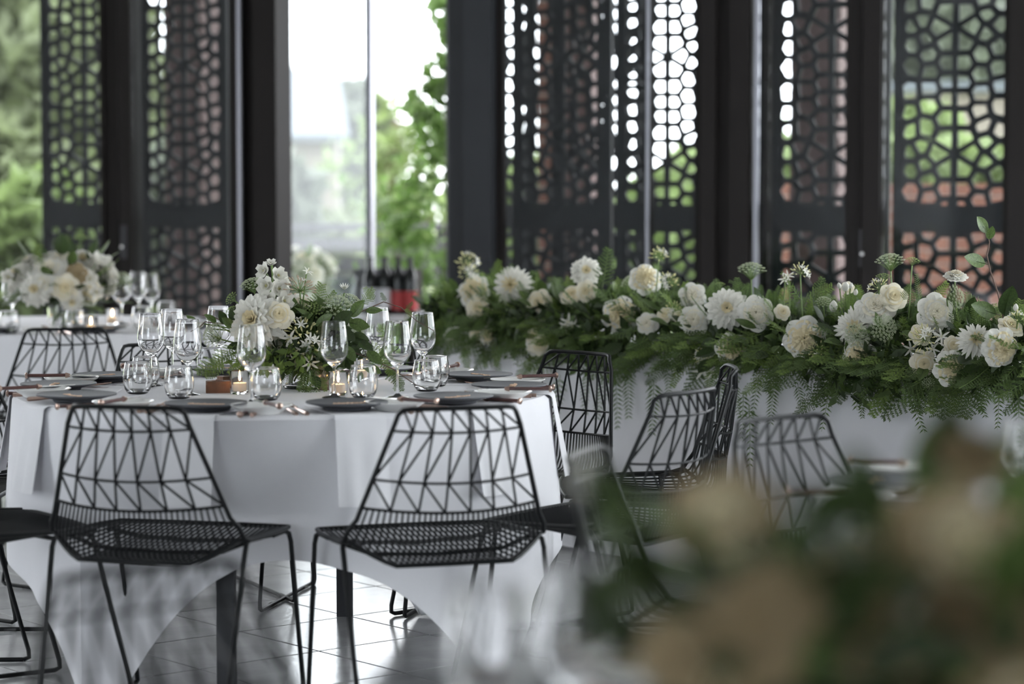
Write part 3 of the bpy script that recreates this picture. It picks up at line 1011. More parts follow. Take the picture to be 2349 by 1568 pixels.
# ------------------------------------------------------------------ tableware meshes
def wine_glass_mesh(h=.212):
    k = h / .212
    prof_o = [(.0, .0), (.034, .0), (.0345, .0015), (.030, .0030), (.012, .006), (.0052, .012), (.0038, .025), (.0036, .070), (.0044, .083), (.012, .090), (.026, .102), (.036, .118), (.0395, .134), (.0390, .150), (.0362, .175), (.0328, .200), (.0314, .2105), (.0311, .2117)]
    prof_i = [(.0307, .2117), (.0306, .2105), (.0319, .200), (.0353, .175), (.0381, .150), (.0386, .134), (.0350, .119), (.0245, .1035), (.010, .0935), (.0, .0920)]
    return MB().lathe([(r*k, z*k) for r, z in prof_o + prof_i], 32).mesh('wine_glass', M['glass'])
def tumbler_mesh():
    o = [(0, 0), (.022, 0), (.029, .003), (.036, .014), (.0405, .032), (.0412, .048), (.0390, .068), (.0352, .086), (.0344, .0893), (.0341, .0900)]
    i = [(.0337, .0900), (.0334, .0893), (.0342, .086), (.0380, .068), (.0400, .048), (.0392, .032), (.0345, .016), (.026, .0085), (.0, .0075)]
    return MB().lathe(o + i, 32).mesh('tumbler', M['glass'])
WG, TU = wine_glass_mesh(), tumbler_mesh()
def wine_glass(p, label, group='wine glasses', k=1.0):
    return tag(link('wine_glass', WG, None, T(p[0], p[1], TZ) @ S(k)), label, 'glass', group)
def tumbler(p, label, group='stemless tumblers', k=1.0):
    return tag(link('tumbler', TU, None, T(p[0], p[1], TZ) @ S(k)), label, 'glass', group)

def plate(prof, k, name, m):
    return MB().lathe([(r_*k, z) for r_, z in prof], 48).mesh(name, m)
DISC = plate([(0, .004), (.060, .004), (.064, 0), (.068, 0), (.072, .006), (.100, .013), (.1185, .0165), (.1195, .0185), (.1185, .0205), (.100, .0185), (.070, .0160), (0, .0150)], .90, 'charger', M['charcoal'])
SPL = plate([(0, .003), (.046, .003), (.050, 0), (.054, 0), (.058, .006), (.074, .014), (.0855, .0215), (.0865, .0228), (.0855, .0240), (.072, .0180), (.058, .0125), (.050, .0105), (0, .0100)], .93, 'side_plate', M['porcelain'])
def knife_meshes():
    h, b, c_ = MB(), MB(), MB()
    n = 9
    V = []
    for k in range(n):
        t = k / (n - 1)
        w = .0055 + .0022*math.sin(t*3.1) + (.0025 if t < .12 else 0)
        hh = .0050
        y = -.115 + .115*t
        V.append([(w*math.cos(a), y, .0055 + hh*math.sin(a) + .002*(t-.5)**2) for a in np.linspace(0, 2*math.pi, 10)[:-1]])
    h.grid(np.array(V), wrap=True)
    ec = MB().tube([(0, -.1185, .0055), (0, -.1165, .0055), (0, -.111, .0055)], [.006, .0088, .0085], 8)
    c_.tube([(0, -.002, .0055), (0, .004, .0055), (0, .012, .005)], [.0078, .007, .004], 8)
    b.add([(-.008, .010, .004), (.006, .010, .004), (.0075, .07, .004), (.004, .105, .004), (-.004, .118, .004), (-.008, .07, .004),
           (-.008, .010, .0055), (.006, .010, .0055), (.0075, .07, .0055), (.004, .105, .0055), (-.004, .118, .0055), (-.008, .07, .0055)],
          [(5,4,3,2,1,0), (6,7,8,9,10,11)] + [(k, (k+1) % 6, 6+(k+1) % 6, 6+k) for k in range(6)])
    return ec.mesh('end_cap', M['copper']), h.mesh('handle', M['rosewood']), c_.mesh('bolster', M['copper']), b.mesh('blade', M['steel'], False)
KE, KH, KC, KB = knife_meshes()
def knife(mt, label, group):
    o = tag(link('table_knife', None, None, mt), label, 'knife', group)
    o.empty_display_size = .03
    link('end_cap', KE, o); link('handle', KH, o); link('bolster', KC, o); link('blade', KB, o)
    return o
def fork_mesh():
    mb = MB()
    mb.tube([(0, -.10, .003), (0, -.06, .004), (0, .0, .006), (0, .028, .009)], [.0062, .0048, .0030, .0034], 6)
    V = []
    for (y, w, z) in ((.022, .003, .008), (.034, .0085, .0085), (.046, .0115, .008), (.052, .0118, .007)):
        V.append([(x*w, y, z + dz) for x, dz in ((-1, 0), (1, 0), (1, .0018), (-1, .0018))])
    mb.grid(np.array(V), wrap=True)
    for x in (-.0098, -.0033, .0033, .0098):
        mb.tube([(x, .050, .0078), (x, .075, .0085), (x*.98, .100, .013)], [.0017, .0015, .0007], 5)
    return mb.mesh('fork', M['copper'])
def spoon_mesh():
    mb = MB()
    mb.tube([(0, -.10, .003), (0, -.05, .004), (0, .02, .007), (0, .045, .007)], [.0062, .0045, .0028, .0034], 6)
    V = []
    for t in np.linspace(0, 1, 8):
        w = .0185*math.sqrt(max(0, 1-(2*t-1)**2))*(1+.15*(1-t)) + .0012
        V.append([(x*w, .040 + .062*t, .0075 - .0045*(1-x*x)*math.sin(math.pi*t) + dz) for x, dz in ((-1, 0), (-.5, 0), (0, 0), (.5, 0), (1, 0), (.5, .0014), (0, .0014), (-.5, .0014))])
    mb.grid(np.array(V), wrap=True)
    return mb.mesh('spoon', M['copper'])
FK, SPN = fork_mesh(), spoon_mesh()
def script_mesh(seed, w=.085):
    """a flourish of copper handwriting on a charger"""
    r = random.Random(seed)
    pts, n = [], r.randint(5, 7)
    x = -w/2
    for k in range(n):
        tall = 1.0 if (k == 0 or r.random() < .3) else .45
        st = w / n
        for q in range(9):
            a = q / 8 * 2*math.pi
            pts.append((x + st*q/8 + st*.28*math.sin(a), tall*.008*(1 - math.cos(a)) - .004 + .0015*math.sin(k*2.1), 0))
        x += st
    pts.append((x + .012, .004, 0))
    return MB().tube(pts, .0018, 4).mesh('handwritten_name', M['ink'])
def napkin_mesh(w=.135, y0=-.47, drop=.215, Rr=TR, seed=0):
    r = random.Random(seed)
    V = []
    lens = [y0 - (Rr - abs(y0)) * k / 6 for k in range(7)]
    prof = [(y, TZ + .0028) for y in lens]
    e = .016
    for k in range(1, 6):
        q = k / 5 * math.pi / 2
        prof.append((-(Rr + .003) - e*math.sin(q) + .004, TZ + .0028 - e + e*math.cos(q)))
    yb = prof[-1][0]
    for k in range(1, 9):
        prof.append((yb - .040*k/8, prof[11][1] - drop*k/8))
    for k, (y, z) in enumerate(prof):
        row = []
        for j in range(13):
            x = (j/12 - .5) * w
            t = max(0, (k - 11) / 8)
            # the cloth edge is an arc: keep outside it
            arc = 0.0
            if k >= 6: arc = -(Rr - math.sqrt(max(1e-6, Rr*Rr - x*x)))
            row.append((x*(1 + .03*t), y - arc*1.0 + .004*t*math.sin(j*1.1 + seed), z))
        V.append(row)
    up = np.array(V)
    lo = up.copy()
    lo[:12, :, 2] -= .0022
    lo[12:, :, 1] += .0022
    mb = MB()
    a, b = up.shape[:2]
    mb.grid(up)
    mb.grid(lo[:, ::-1])
    ring = [(i, 0) for i in range(a)] + [(a-1, j) for j in range(1, b)] + [(i, b-1) for i in range(a-2, -1, -1)] + [(0, j) for j in range(b-2, 0, -1)]
    v = [tuple(up[i][j]) for i, j in ring] + [tuple(lo[i][j]) for i, j in ring]
    k = len(ring)
    mb.add(v, [(q, (q+1) % k, k + (q+1) % k, k + q) for q in range(k)])
    return mb.mesh('napkin', M['napkin'])
NAP = [napkin_mesh(seed=k) for k in range(2)]
def setting(C, phi, who, k, tname, items='napkin disc plate cheese forks knife spoon', name_seed=None):
    A = Matrix.Translation((C[0], C[1], 0)) @ RZ(R(phi))
    it = items.split()
    z = TZ
    def put(name, data, x, y, dz, rz, label, cat, group):
        return tag(link(name, data, None, A @ T(x, y, z + dz) @ RZ(R(rz))), label, cat, group)
    if 'napkin' in it:
        o = put('napkin', NAP[k % 2], .0, 0, -TZ, 0, 'white napkin hanging over the table edge ' + who, 'napkin', 'napkins ' + tname)
    if 'disc' in it:
        d = put('charger', DISC, 0, -.640, .0052, 0, 'charcoal charger with copper handwriting ' + who, 'plate', 'charcoal chargers ' + tname)
        link('handwritten_name', script_mesh(k*7 + 3), d, T(0, -.015, .0162))
    if 'plate' in it:
        put('side_plate', SPL, -.228, -.640, .001, 0, 'small white side plate ' + who, 'plate', 'white side plates ' + tname)
        if 'cheese' in it:
            knife(A @ T(-.220, -.655, z + .0245) @ RZ(R(rnd.uniform(-14, 8))), 'rosewood handled knife across the side plate ' + who, 'knives on side plates ' + tname)
    if 'forks' in it:
        for q, x in enumerate((-.128, -.152)):
            put('fork', FK, x, -.625 + .012*q, .0012, rnd.uniform(-3, 3), ('inner' if q == 0 else 'outer') + ' copper fork ' + who, 'fork', 'copper forks ' + tname)
    if 'knife' in it:
        knife(A @ T(.132, -.645, z + .001) @ RZ(R(rnd.uniform(-3, 3))), 'rosewood handled table knife on the cloth ' + who, 'table knives ' + tname)
    if 'spoon' in it:
        put('spoon', SPN, .158, -.640, .0012, rnd.uniform(-4, 4), 'copper spoon ' + who, 'spoon', 'copper spoons ' + tname)
W1 = {-13: 'before the chair beside the black table leg', 20: 'before the near chair overlapping the angled chair', 50: 'before the angled chair',
      86: 'before the chair seen in profile', 122: 'before the chair under the cream rose trio', 158: 'on the far side behind the tall stemmed glasses',
      -157: 'on the far side behind the wooden block', -120: 'at the back corner before the chair facing us', -89: 'at the table end, second from the corner', -55: 'at the table corner by the sled-legged chair'}
for k, (phi, who) in enumerate(W1.items()):
    setting(C1, phi, who, k, 'on the candle table')
for k, (phi, who) in enumerate({20: 'on the far table before its chair', -20: 'on the far table beside its chair', 58: 'on the far table below the lone candle', 95: 'at the posts end of the far table'}.items()):
    setting(C2, phi, who, k + 20, 'on the far table', 'napkin disc plate cheese forks')
for k, (phi, who) in enumerate({-150: 'on the table before the garland chair', -112: 'on the garland side table by the edge-on chair', -74: 'behind the blurred blossoms'}.items()):
    setting(C3, phi, who, k + 30, 'beside the garland table', 'napkin disc plate cheese forks')
for k, (phi, who) in enumerate({-143: 'on the nearest table before the ghostly chair', -180: 'on the nearest table at its far rim', 145: 'on the nearest table behind the bouquet'}.items()):
    setting(C4, phi, who, k + 40, 'on the nearest table', 'napkin disc plate cheese forks')

# glasses on the candle table: rim centre x and foot y measured
WGL = [((347, 884), 'tall wine glass in front of the chair lattice, first beside the sled-legged setting'),
       ((396, 868), 'wine glass half hidden between two others at the chair side of the bouquet'),
       ((431, 905), 'wine glass standing over a tumbler, nearest the leafy side sprig'),
       ((578, 926), 'wine glass in front of the cream dahlia'),
       ((767, 912), 'wine glass in front of the dark leaves and lit candle'),
       ((912, 912), 'wine glass reflecting the far chair, crossed by a leaf sprig'),
       ((970, 880), 'wine glass furthest towards the garland'),
       ((868, 862), 'wine glass behind the trailing leaf branch'),
       ((503, 858), 'wine glass behind the umbels on the far side')]
for (p, l) in WGL: wine_glass(on(p[0], p[1], TZ), l, 'wine glasses on the candle table')
TUL = [((316, 903), 'tumbler beside the charger at the table corner'), ((334, 888), 'tumbler tucked behind another at the table corner'),
       ((411, 914), 'tumbler under the wine glass nearest the leafy sprig'), ((612, 918), 'tumbler beside the lit candle and dahlia glass'),
       ((833, 912), 'tumbler below the leaf branch, beside the second candle'), ((979, 897), 'tumbler crossed by the trailing sprig tip'),
       ((999, 886), 'tumbler just behind the sprig tip tumbler'), ((482, 864), 'tumbler behind the fern and wooden block'), ((845, 868), 'tumbler behind the trailing leaf branch')]
for (p, l) in TUL: tumbler(on(p[0], p[1], TZ), l, 'tumblers on the candle table')
# far table glassware
for (p, l) in [((28, 748), 'wine glass before the white larkspur on the far table'), ((146, 748), 'wine glass before the white peony on the far table'),
               ((279, 744), 'wine glass catching the daylight on the far table'), ((318, 733), 'wine glass in the middle of three on the far table'), ((347, 740), 'wine glass last in the row of three on the far table')]:
    wine_glass(on(p[0], p[1], TZ), l, 'wine glasses on the far table')
for (p, l) in [((22, 764), 'tumbler below the white larkspur on the far table'), ((174, 762), 'tumbler beside the lone candle on the far table'), ((383, 738), 'tumbler past the three stemmed glasses on the far table'), ((326, 752), 'tumbler under the three stemmed glasses')]:
    tumbler(on(p[0], p[1], TZ), l, 'tumblers on the far table')
# tables near the camera
wine_glass((-.02, 2.22), 'very blurred wine glass on the nearest table, over the tiles', 'wine glasses on the nearest table')
wine_glass((.06, 2.34), 'very blurred wine glass on the nearest table beside the bouquet leaves', 'wine glasses on the nearest table')
tumbler((.045, 2.12), 'very blurred tumbler at the bottom edge on the nearest table', 'tumblers on the nearest table')
tumbler((.14, 2.28), 'very blurred tumbler under the bouquet leaves on the nearest table', 'tumblers on the nearest table')
wine_glass(on(2338, 1178, TZ), 'wine glass behind the blurred bud near the frame edge', 'wine glasses beside the garland table', .8)
tumbler((.98, 4.52), 'tumbler on the garland side table behind blossoms', 'tumblers beside the garland table')

# candles, block, votive
def votive(p, label, group, k=1.0, lit=True):
    o = empty('votive_candle', (p[0], p[1], TZ), 0, label, 'candle', group)
    g_ = MB().lathe([(0, 0), (.024, 0), (.0255, .002), (.0265, .034), (.0275, .0655), (.0271, .066), (.0267, .0655), (.0253, .034), (.0243, .009), (.0235, .008), (0, .008)], 28)
    obj('glass_cup', g_, M['glass'], o)
    obj('wax', MB().lathe([(0, .0085), (.0190, .0085), (.0190, .031), (.0170, .0315), (0, .0300)], 20), M['wax'], o)
    w = obj('wick', MB().tube([(0, 0, .030), (0, .0005, .039)], .0008, 5), M['dark_leg'], o)
    if lit:
        obj('flame', MB().lathe([(0, .036), (.0022, .039), (.0030, .043), (.0020, .050), (0, .058)], 10), M['flame'], w)
    return o
votive(on(550, 903, TZ), 'lit tealight in a glass cup beside the wooden block', 'votive candles on the candle table')
votive(on(776, 906, TZ), 'lit tealight in a glass cup behind the wine glass with dark leaves', 'votive candles on the candle table')
votive(on(830, 874, TZ), 'lit tealight behind the tumbler below the leaf branch', 'votive candles on the candle table')
votive(on(209, 764, TZ), 'lit tealight on the far table between two tumblers', 'votive candles on the far table')
votive(on(258, 744, TZ), 'lit tealight glowing orange at the fern end of the far table', 'votive candles on the far table')
def block(p, rz, label):
    mb = MB()
    w, d, h = .034, .022, .0335
    # block with a round bored well on top
    n = 20
    mb.box((-w, -d, 0), (w, d, h - .010))
    ring = [(.019*math.cos(2*math.pi*k/n), .0155*math.sin(2*math.pi*k/n)) for k in range(n)]
    outer = []
    for k in range(n):
        c_, s_ = math.cos(2*math.pi*k/n), math.sin(2*math.pi*k/n)
        t = min(w/max(abs(c_), 1e-6), d/max(abs(s_), 1e-6))
        outer.append((c_*t, s_*t))
    v = [(x, y, h) for x, y in outer] + [(x, y, h) for x, y in ring] + [(x, y, h-.0095) for x, y in ring] + [(x, y, h-.010) for x, y in outer]
    f = []
    for k in range(n):
        j = (k+1) % n
        f += [(k, j, n+j, n+k), (n+k, n+j, 2*n+j, 2*n+k), (3*n+k, 3*n+j, j, k)]
    f.append(tuple(2*n+k for k in range(n)))
    mb.add(v, f)
    return tag(obj('wooden_block', mb, M['walnut'], mat=T(p[0], p[1], TZ) @ RZ(rz), smooth=False), label, 'block', 'walnut blocks')
block(on(500, 900, TZ), R(8), 'walnut block with a bored well beside the lit tealight')
block(on(527, 888, TZ), R(30), 'walnut block peeping out behind the first block')
cv = MB().lathe([(0, 0), (.022, 0), (.030, .010), (.032, .045), (.028, .062), (.0265, .062), (.030, .045), (.028, .012), (0, .004)], 24)
tag(obj('copper_votive', cv, M['copper'], mat=T(*on(748, 893, TZ)[:2], TZ)), 'polished rose gold votive holder under the bouquet', 'votive')

# ------------------------------------------------------------------ drinks station outside the opening
bt_o = at(880, 430, 12.75)
BZ = .655
bt = empty('drinks_table', (bt_o.x, bt_o.y, 0), WANG, 'white topped drinks table with wine bottles outside the opening', 'table')
obj('tabletop', MB().box((-.30, -.30, BZ-.04), (.30, .30, BZ)), M['white_top'], bt, smooth=False)
lm = MB().box((-.02, -.02, -.03), (.02, .02, BZ-.04)).mesh('leg', M['bronze'], False)
for p in ((-.26, -.26), (-.26, .26), (.26, -.26), (.26, .26)): link('leg', lm, bt, T(*p, 0))
BP = [(0, 0), (.034, 0), (.0375, .004), (.0375, .175), (.036, .195), (.028, .222), (.017, .245), (.0145, .262), (.0145, .292), (.0155, .293), (.0155, .304), (0, .304)]
BOT = MB().lathe(BP, 24).mesh('wine_bottle', M['bottle'])
LBW = MB().lathe([(.0379, .035), (.0379, .140)], 24).mesh('label', M['label_white'])
LBR = MB().lathe([(.0379, .025), (.0379, .125)], 24).mesh('label', M['label_red'])
for k, (px, red, w) in enumerate(((848, 0, 'first in the row, against the folded glass door'), (881, 0, 'second in the row, with a pale label'), (913, 1, 'third in the row, with a red label'), (941, 1, 'last in the row, nearest the vine, with a red label'))):
    p = at(px, 430, 12.68 - .012*k)
    o = tag(link('wine_bottle', BOT, None, T(p.x, p.y, BZ)), 'dark wine bottle ' + w, 'bottle', 'wine bottles on the drinks table')
    link('label', LBR if red else LBW, o)
p = at(890, 430, 12.85)
tr = MB()
tr.box((-.17, -.07, 0), (.17, .07, .006)).box((-.17, -.07, .006), (-.164, .07, .235)).box((.164, -.07, .006), (.17, .07, .235)).box((-.164, -.07, .006), (.164, -.064, .235)).box((-.164, .064, .006), (.164, .07, .235))
o = tag(obj('bottle_trough', tr, M['blackplastic'], mat=T(p.x, p.y, BZ) @ RZ(WANG), smooth=False), 'black open trough standing behind the wine bottles', 'trough')
p = at(783, 430, 12.55)
tag(obj('ice_jar', MB().lathe([(0, 0), (.055, 0), (.062, .01), (.068, .13), (.085, .20), (.083, .20), (.066, .13), (.058, .012), (0, .010)], 32), M['pane'], mat=T(p.x, p.y, BZ)), 'clear flared glass bucket beside the wine bottles', 'bucket')
# ------------------------------------------------------------------ blooms (diameter 1, facing +Z)
def rose_mb(seed, openness=.6, layers=9, frill=0.0):
    r = random.Random(seed)
    mb = MB()
    for q in range(layers):
        t = q / (layers - 1)
        n = 3 if q < 2 else (4 if q < 4 else (5 if q < 6 else 6))
        r0 = .015 + .13*t
        r1 = .06 + .41*t
        zt = .27 - (.06 + .25*openness)*t**2.0           # height of the petal tip
        for k in range(n):
            a0 = 2*math.pi*(k + .5*(q % 2) + r.uniform(-.10, .10)) / n + q*.33
            wa = (2*math.pi/n) * (.74 if q < 4 else .70)
            kk = r.uniform(.90, 1.10)
            dz = r.uniform(-.02, .02)
            V = []
            for i in range(7):
                s = i / 6
                rho = r0 + (r1 - r0)*kk*(s**(1.9 - .8*t))
                z = -.18*t + (zt + dz + .18*t)*(s**(.75 + .25*t))
                c = max(0, s - .62) / .38
                rho += (.02 + .10*t*openness)*c*c
                z -= (.03 + .12*t*openness)*c*c
                row = []
                for j in range(9):
                    u = j/4 - 1
                    wid = wa * (math.sin(math.pi*min(1, .15 + s*.70)) ** .55)
                    tip = 1 + s**4*(.07*(1 - abs(u))*t - .07*u*u)
                    rr = rho * tip * (1 - .10*(1 - u*u)*(1 - t)*s)
                    fr = frill*.035*math.sin(7*u + q*2 + k*1.7)*s
                    aa = a0 + u*wid
                    zz = z*1.0 - .05*t*u*u*s + fr - .03*c*(1 - abs(u))*t
                    row.append((rr*math.cos(aa), rr*math.sin(aa), zz))
                V.append(row)
            mb.grid(np.array(V), 1 if (t < .5 or (q % 2 and t < .85)) else 0)
    mb.lathe([(0.02, -.26), (.09, -.22), (.10, -.15), (.05, -.10)], 8, 2)
    return mb
def dahlia_mb(seed, spiky=False):
    r = random.Random(seed)
    mb = MB()
    L = 7 if not spiky else 8
    for q in range(L):
        t = q / (L - 1)
        n = int(6 + 13*t)
        el = R(82 - 92*t)
        ln = .14 + (.36 if not spiky else .38)*t**.8
        w = (.050 + .028*t) if not spiky else (.026 + .014*t)
        for k in range(n):
            a = 2*math.pi*(k + .5*(q % 2))/n + r.uniform(-.07, .07)
            e = el + r.uniform(-.12, .12)
            l2 = ln * r.uniform(.88, 1.1)
            V = []
            for i in range(5):
                s = i/4
                ee = e + (.35 - s*.65)*(.6 if not spiky else .45)
                rad = .02 + .05*t + l2*s*math.cos(ee)
                z = .10*(1-t) + l2*s*math.sin(ee) - .03*t
                ww = w * (.35 + 1.0*math.sin(math.pi*min(.94, .12 + s*.72)))*(1 if s < .9 else .35)
                row = []
                for u in (-1, 0, 1):
                    x, y = rad, u*ww
                    row.append((x*math.cos(a) - y*math.sin(a), x*math.sin(a) + y*math.cos(a), z + .4*ww*u*u))
                V.append(row)
            mb.grid(np.array(V), 1 if t < .3 else 0)
    mb.lathe([(0.02, -.22), (.08, -.14), (.12, -.06), (.05, -.02)], 8, 2)
    return mb
def octa(mb, c, r, m=0, zs=1.0):
    x, y, z = c
    mb.add([(x+r,y,z),(x-r,y,z),(x,y+r,z),(x,y-r,z),(x,y,z+r*zs),(x,y,z-r*zs)],
           [(0,2,4),(2,1,4),(1,3,4),(3,0,4),(2,0,5),(1,2,5),(3,1,5),(0,3,5)], m)
def umbel_mb(seed, dome=.35, n=46):
    """lace umbel: rays fan out from the stem tip, each with a little head of florets"""
    r = random.Random(seed)
    mb = MB()
    for k in range(n):
        rr = .47*math.sqrt((k + .5)/n)
        a = k*2.39996
        z = dome*(1 - (rr/.5)**2)*.75 - .05
        c = (rr*math.cos(a), rr*math.sin(a), z)
        mb.tube([(0, 0, -.36), (c[0]*.7, c[1]*.7, -.30 + .75*(z + .30)), (c[0], c[1], z - .02)], .006, 3, 1, cap=False)
        for q in range(9):
            b = q*2.39996
            d = .052*math.sqrt((q + .5)/9)
            octa(mb, (c[0] + d*math.cos(b), c[1] + d*math.sin(b), z + .022 - d*.35 + r.uniform(-.008, .008)), .017, 0, .8)
    return mb
def petal_strip(mb, base, dirv, up, ln, w, bend, m=0, n=5, tipw=.15):
    d, u = Vector(dirv).normalized(), Vector(up)
    u = (u - d*u.dot(d)).normalized()
    s_ = d.cross(u)
    V = []
    for i in range(n):
        t = i/(n-1)
        a = bend*t
        c = Vector(base) + d*(ln*t*math.cos(a*.6)) + u*(ln*t*math.sin(a*.6))
        ww = w*(math.sin(math.pi*(.15 + .75*t))**.8)*(1 if t < .95 else tipw*2)
        V.append([tuple(c - s_*ww + u*ww*.25), tuple(c), tuple(c + s_*ww + u*ww*.25)])
    mb.grid(np.array(V), m)
def agapanthus_mb(seed, n=26, opened=3, spread=95):
    r = random.Random(seed)
    mb = MB()
    for k in range(n):
        ct = 1 - (1 - math.cos(R(spread)))*(k + .5)/n
        st = math.sqrt(max(0, 1 - ct*ct))
        a = k*2.39996
        d = Vector((st*math.cos(a), st*math.sin(a), ct))
        L = r.uniform(.26, .36)
        tip = d*L + Vector((0, 0, .02))
        mb.tube([(0, 0, 0), tuple(d*L*.6 + Vector((0, 0, .01))), tuple(tip)], .006, 4, 1, cap=False)
        if k % max(1, n//max(1, opened)) == 0 and opened:
            for q in range(6):
                b = q*math.pi/3
                s1 = d.orthogonal().normalized(); s2 = d.cross(s1)
                side = s1*math.cos(b) + s2*math.sin(b)
                petal_strip(mb, tip, d*.8 + side*.6, side, .17, .022, 1.0, 2)
        else:
            e = tip + d*r.uniform(.11, .16)
            mb.tube([tuple(tip), tuple(tip.lerp(e, .35)), tuple(tip.lerp(e, .75)), tuple(e)], [.008, .019, .022, .006], 6, 0)
    return mb
def nerine_mb(seed):
    mb = MB()
    for q in range(6):
        a = q*math.pi/3 + (.2 if q % 2 else 0)
        side = Vector((math.cos(a), math.sin(a), 0))
        petal_strip(mb, (0, 0, -.12), Vector((0, 0, .75)) + side*.75, -side + Vector((0, 0, .1)), .56, .062, -1.3 if False else -.9, 0, 6)
    mb.tube([(0, 0, -.30), (0, 0, -.12)], [.02, .035], 6, 1)
    for q in range(5):
        a = q*1.256
        mb.tube([(0, 0, -.1), (.04*math.cos(a), .04*math.sin(a), .2), (.1*math.cos(a), .1*math.sin(a), .36)], .006, 4, 1)
    return mb
def floret_mb(seed):
    """larkspur floret"""
    r = random.Random(seed)
    mb = MB()
    for lay, (n, ln, w, el) in enumerate(((5, .50, .20, 18), (5, .36, .15, 35), (3, .16, .07, 60))):
        for k in range(n):
            a = 2*math.pi*(k + .5*lay)/n + r.uniform(-.1, .1)
            e = R(el)
            side = Vector((math.cos(a)*math.cos(e), math.sin(a)*math.cos(e), math.sin(e)))
            petal_strip(mb, (0, 0, 0), side, Vector((0, 0, 1)), ln, w, .3 if lay == 0 else .6, 1 if lay == 2 else 0, 6, .8)
    return mb
def astrantia_mb():
    mb = MB()
    for k in range(11):
        a = 2*math.pi*k/11
        petal_strip(mb, (0, 0, 0), (math.cos(a), math.sin(a), .55), (0, 0, 1), .5, .06, .5, 0)
    for k in range(24):
        a = k*2.4; rr = .16*math.sqrt((k+.5)/24)
        octa(mb, (rr*math.cos(a), rr*math.sin(a), .16), .02, 1, 1.6)
    return mb
def bud_mb():
    mb = MB()
    mb.lathe([(0, -.5), (.20, -.42), (.33, -.18), (.34, .05), (.24, .30), (.08, .48), (0, .52)], 12, 0)
    for k in range(5):
        a = k*1.2566
        petal_strip(mb, (0.05*math.cos(a), .05*math.sin(a), -.52), (math.cos(a)*.75, math.sin(a)*.75, .75), (-math.cos(a), -math.sin(a), .4), .55, .07, .5, 1)
    return mb
PM = [M['petal'], M['cream'], M['stem']]
BL = {
    'rose': [(rose_mb(1, .5), [M['ivory'], M['cream'], M['stem']]), (rose_mb(2, .95, 10, 1.0), [M['petal'], M['cream'], M['stem']]), (rose_mb(3, .55, 9, .4), [M['petal'], M['ivory'], M['stem']])],
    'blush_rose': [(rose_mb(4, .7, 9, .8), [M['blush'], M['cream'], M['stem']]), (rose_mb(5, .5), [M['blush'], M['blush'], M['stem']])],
    'dahlia': [(dahlia_mb(1), PM), (dahlia_mb(2), PM)],
    'spider_dahlia': [(dahlia_mb(3, True), PM), (dahlia_mb(4, True), PM)],
    'lace_umbel': [(umbel_mb(1), [M['umbel'], M['stem']]), (umbel_mb(2, .55, 56), [M['umbel'], M['stem']])],
    'green_umbel': [(umbel_mb(3, .3, 30), [M['umbel_green'], M['stem']])],
    'agapanthus': [(agapanthus_mb(1), [M['yellowish'], M['stem'], M['petal']]), (agapanthus_mb(2, 30, 6), [M['yellowish'], M['stem'], M['petal']])],
    'seed_head': [(agapanthus_mb(3, 34, 1, 100), [M['brownbud'], M['stem'], M['petal']])],
    'nerine': [(nerine_mb(1), [M['petal'], M['yellowish']])],
    'larkspur': [(floret_mb(1), [M['petal'], M['yellowish']]), (floret_mb(2), [M['petal'], M['yellowish']])],
    'astrantia': [(astrantia_mb(), [M['petal'], M['umbel']])],
    'rose_bud': [(bud_mb(), [M['petal'], M['stem']])],
}
BLM = {k: [mb.mesh(k, ms) for mb, ms in v] for k, v in BL.items()}

# ------------------------------------------------------------------ greenery (length 1 along +Z from the origin, face +Y)
def plume_mb(seed, n=20, w=.26):
    """asparagus fern plume: branchlets set with needles"""
    r = random.Random(seed)
    mb = MB()
    spine = [(0, .10*t*t*1.0, t - .12*t*t) for t in np.linspace(0, 1, 9)]
    mb.tube(spine, [.006]*4 + [.004]*5, 4, 1, cap=False)
    V, F = [], []
    for k in range(n):
        t = .10 + .88*k/n
        i = min(7, int(t*8)); u = t*8 - i
        b = Vector(lerp(spine[i], spine[i+1], u))
        sd = 1 if k % 2 else -1
        L = w*(1 - .75*t)*r.uniform(.8, 1.15)*(1 if t > .2 else .7)
        d = Vector((sd*.85, r.uniform(-.25, .25), .45)).normalized()
        mb.tube([tuple(b), tuple(b + d*L)], .003, 3, 1, cap=False)
        m = max(5, int(16*L/w))
        for q in range(m):
            p = b + d*(L*(q + .6)/m)
            for ss in (-1, 1):
                nd = (d*.5 + Vector((-d.z, r.uniform(-.6, .6), d.x)).normalized()*ss*.9).normalized()
                ln = .050*(1 - .45*q/m)*r.uniform(.8, 1.2)
                s1 = nd.cross(Vector((0, 1, 0))).normalized()*.011
                V += [tuple(p - s1), tuple(p + nd*ln), tuple(p + s1)]
                F.append((len(V)-3, len(V)-2, len(V)-1))
    mb.add(V, F, 0)
    return mb
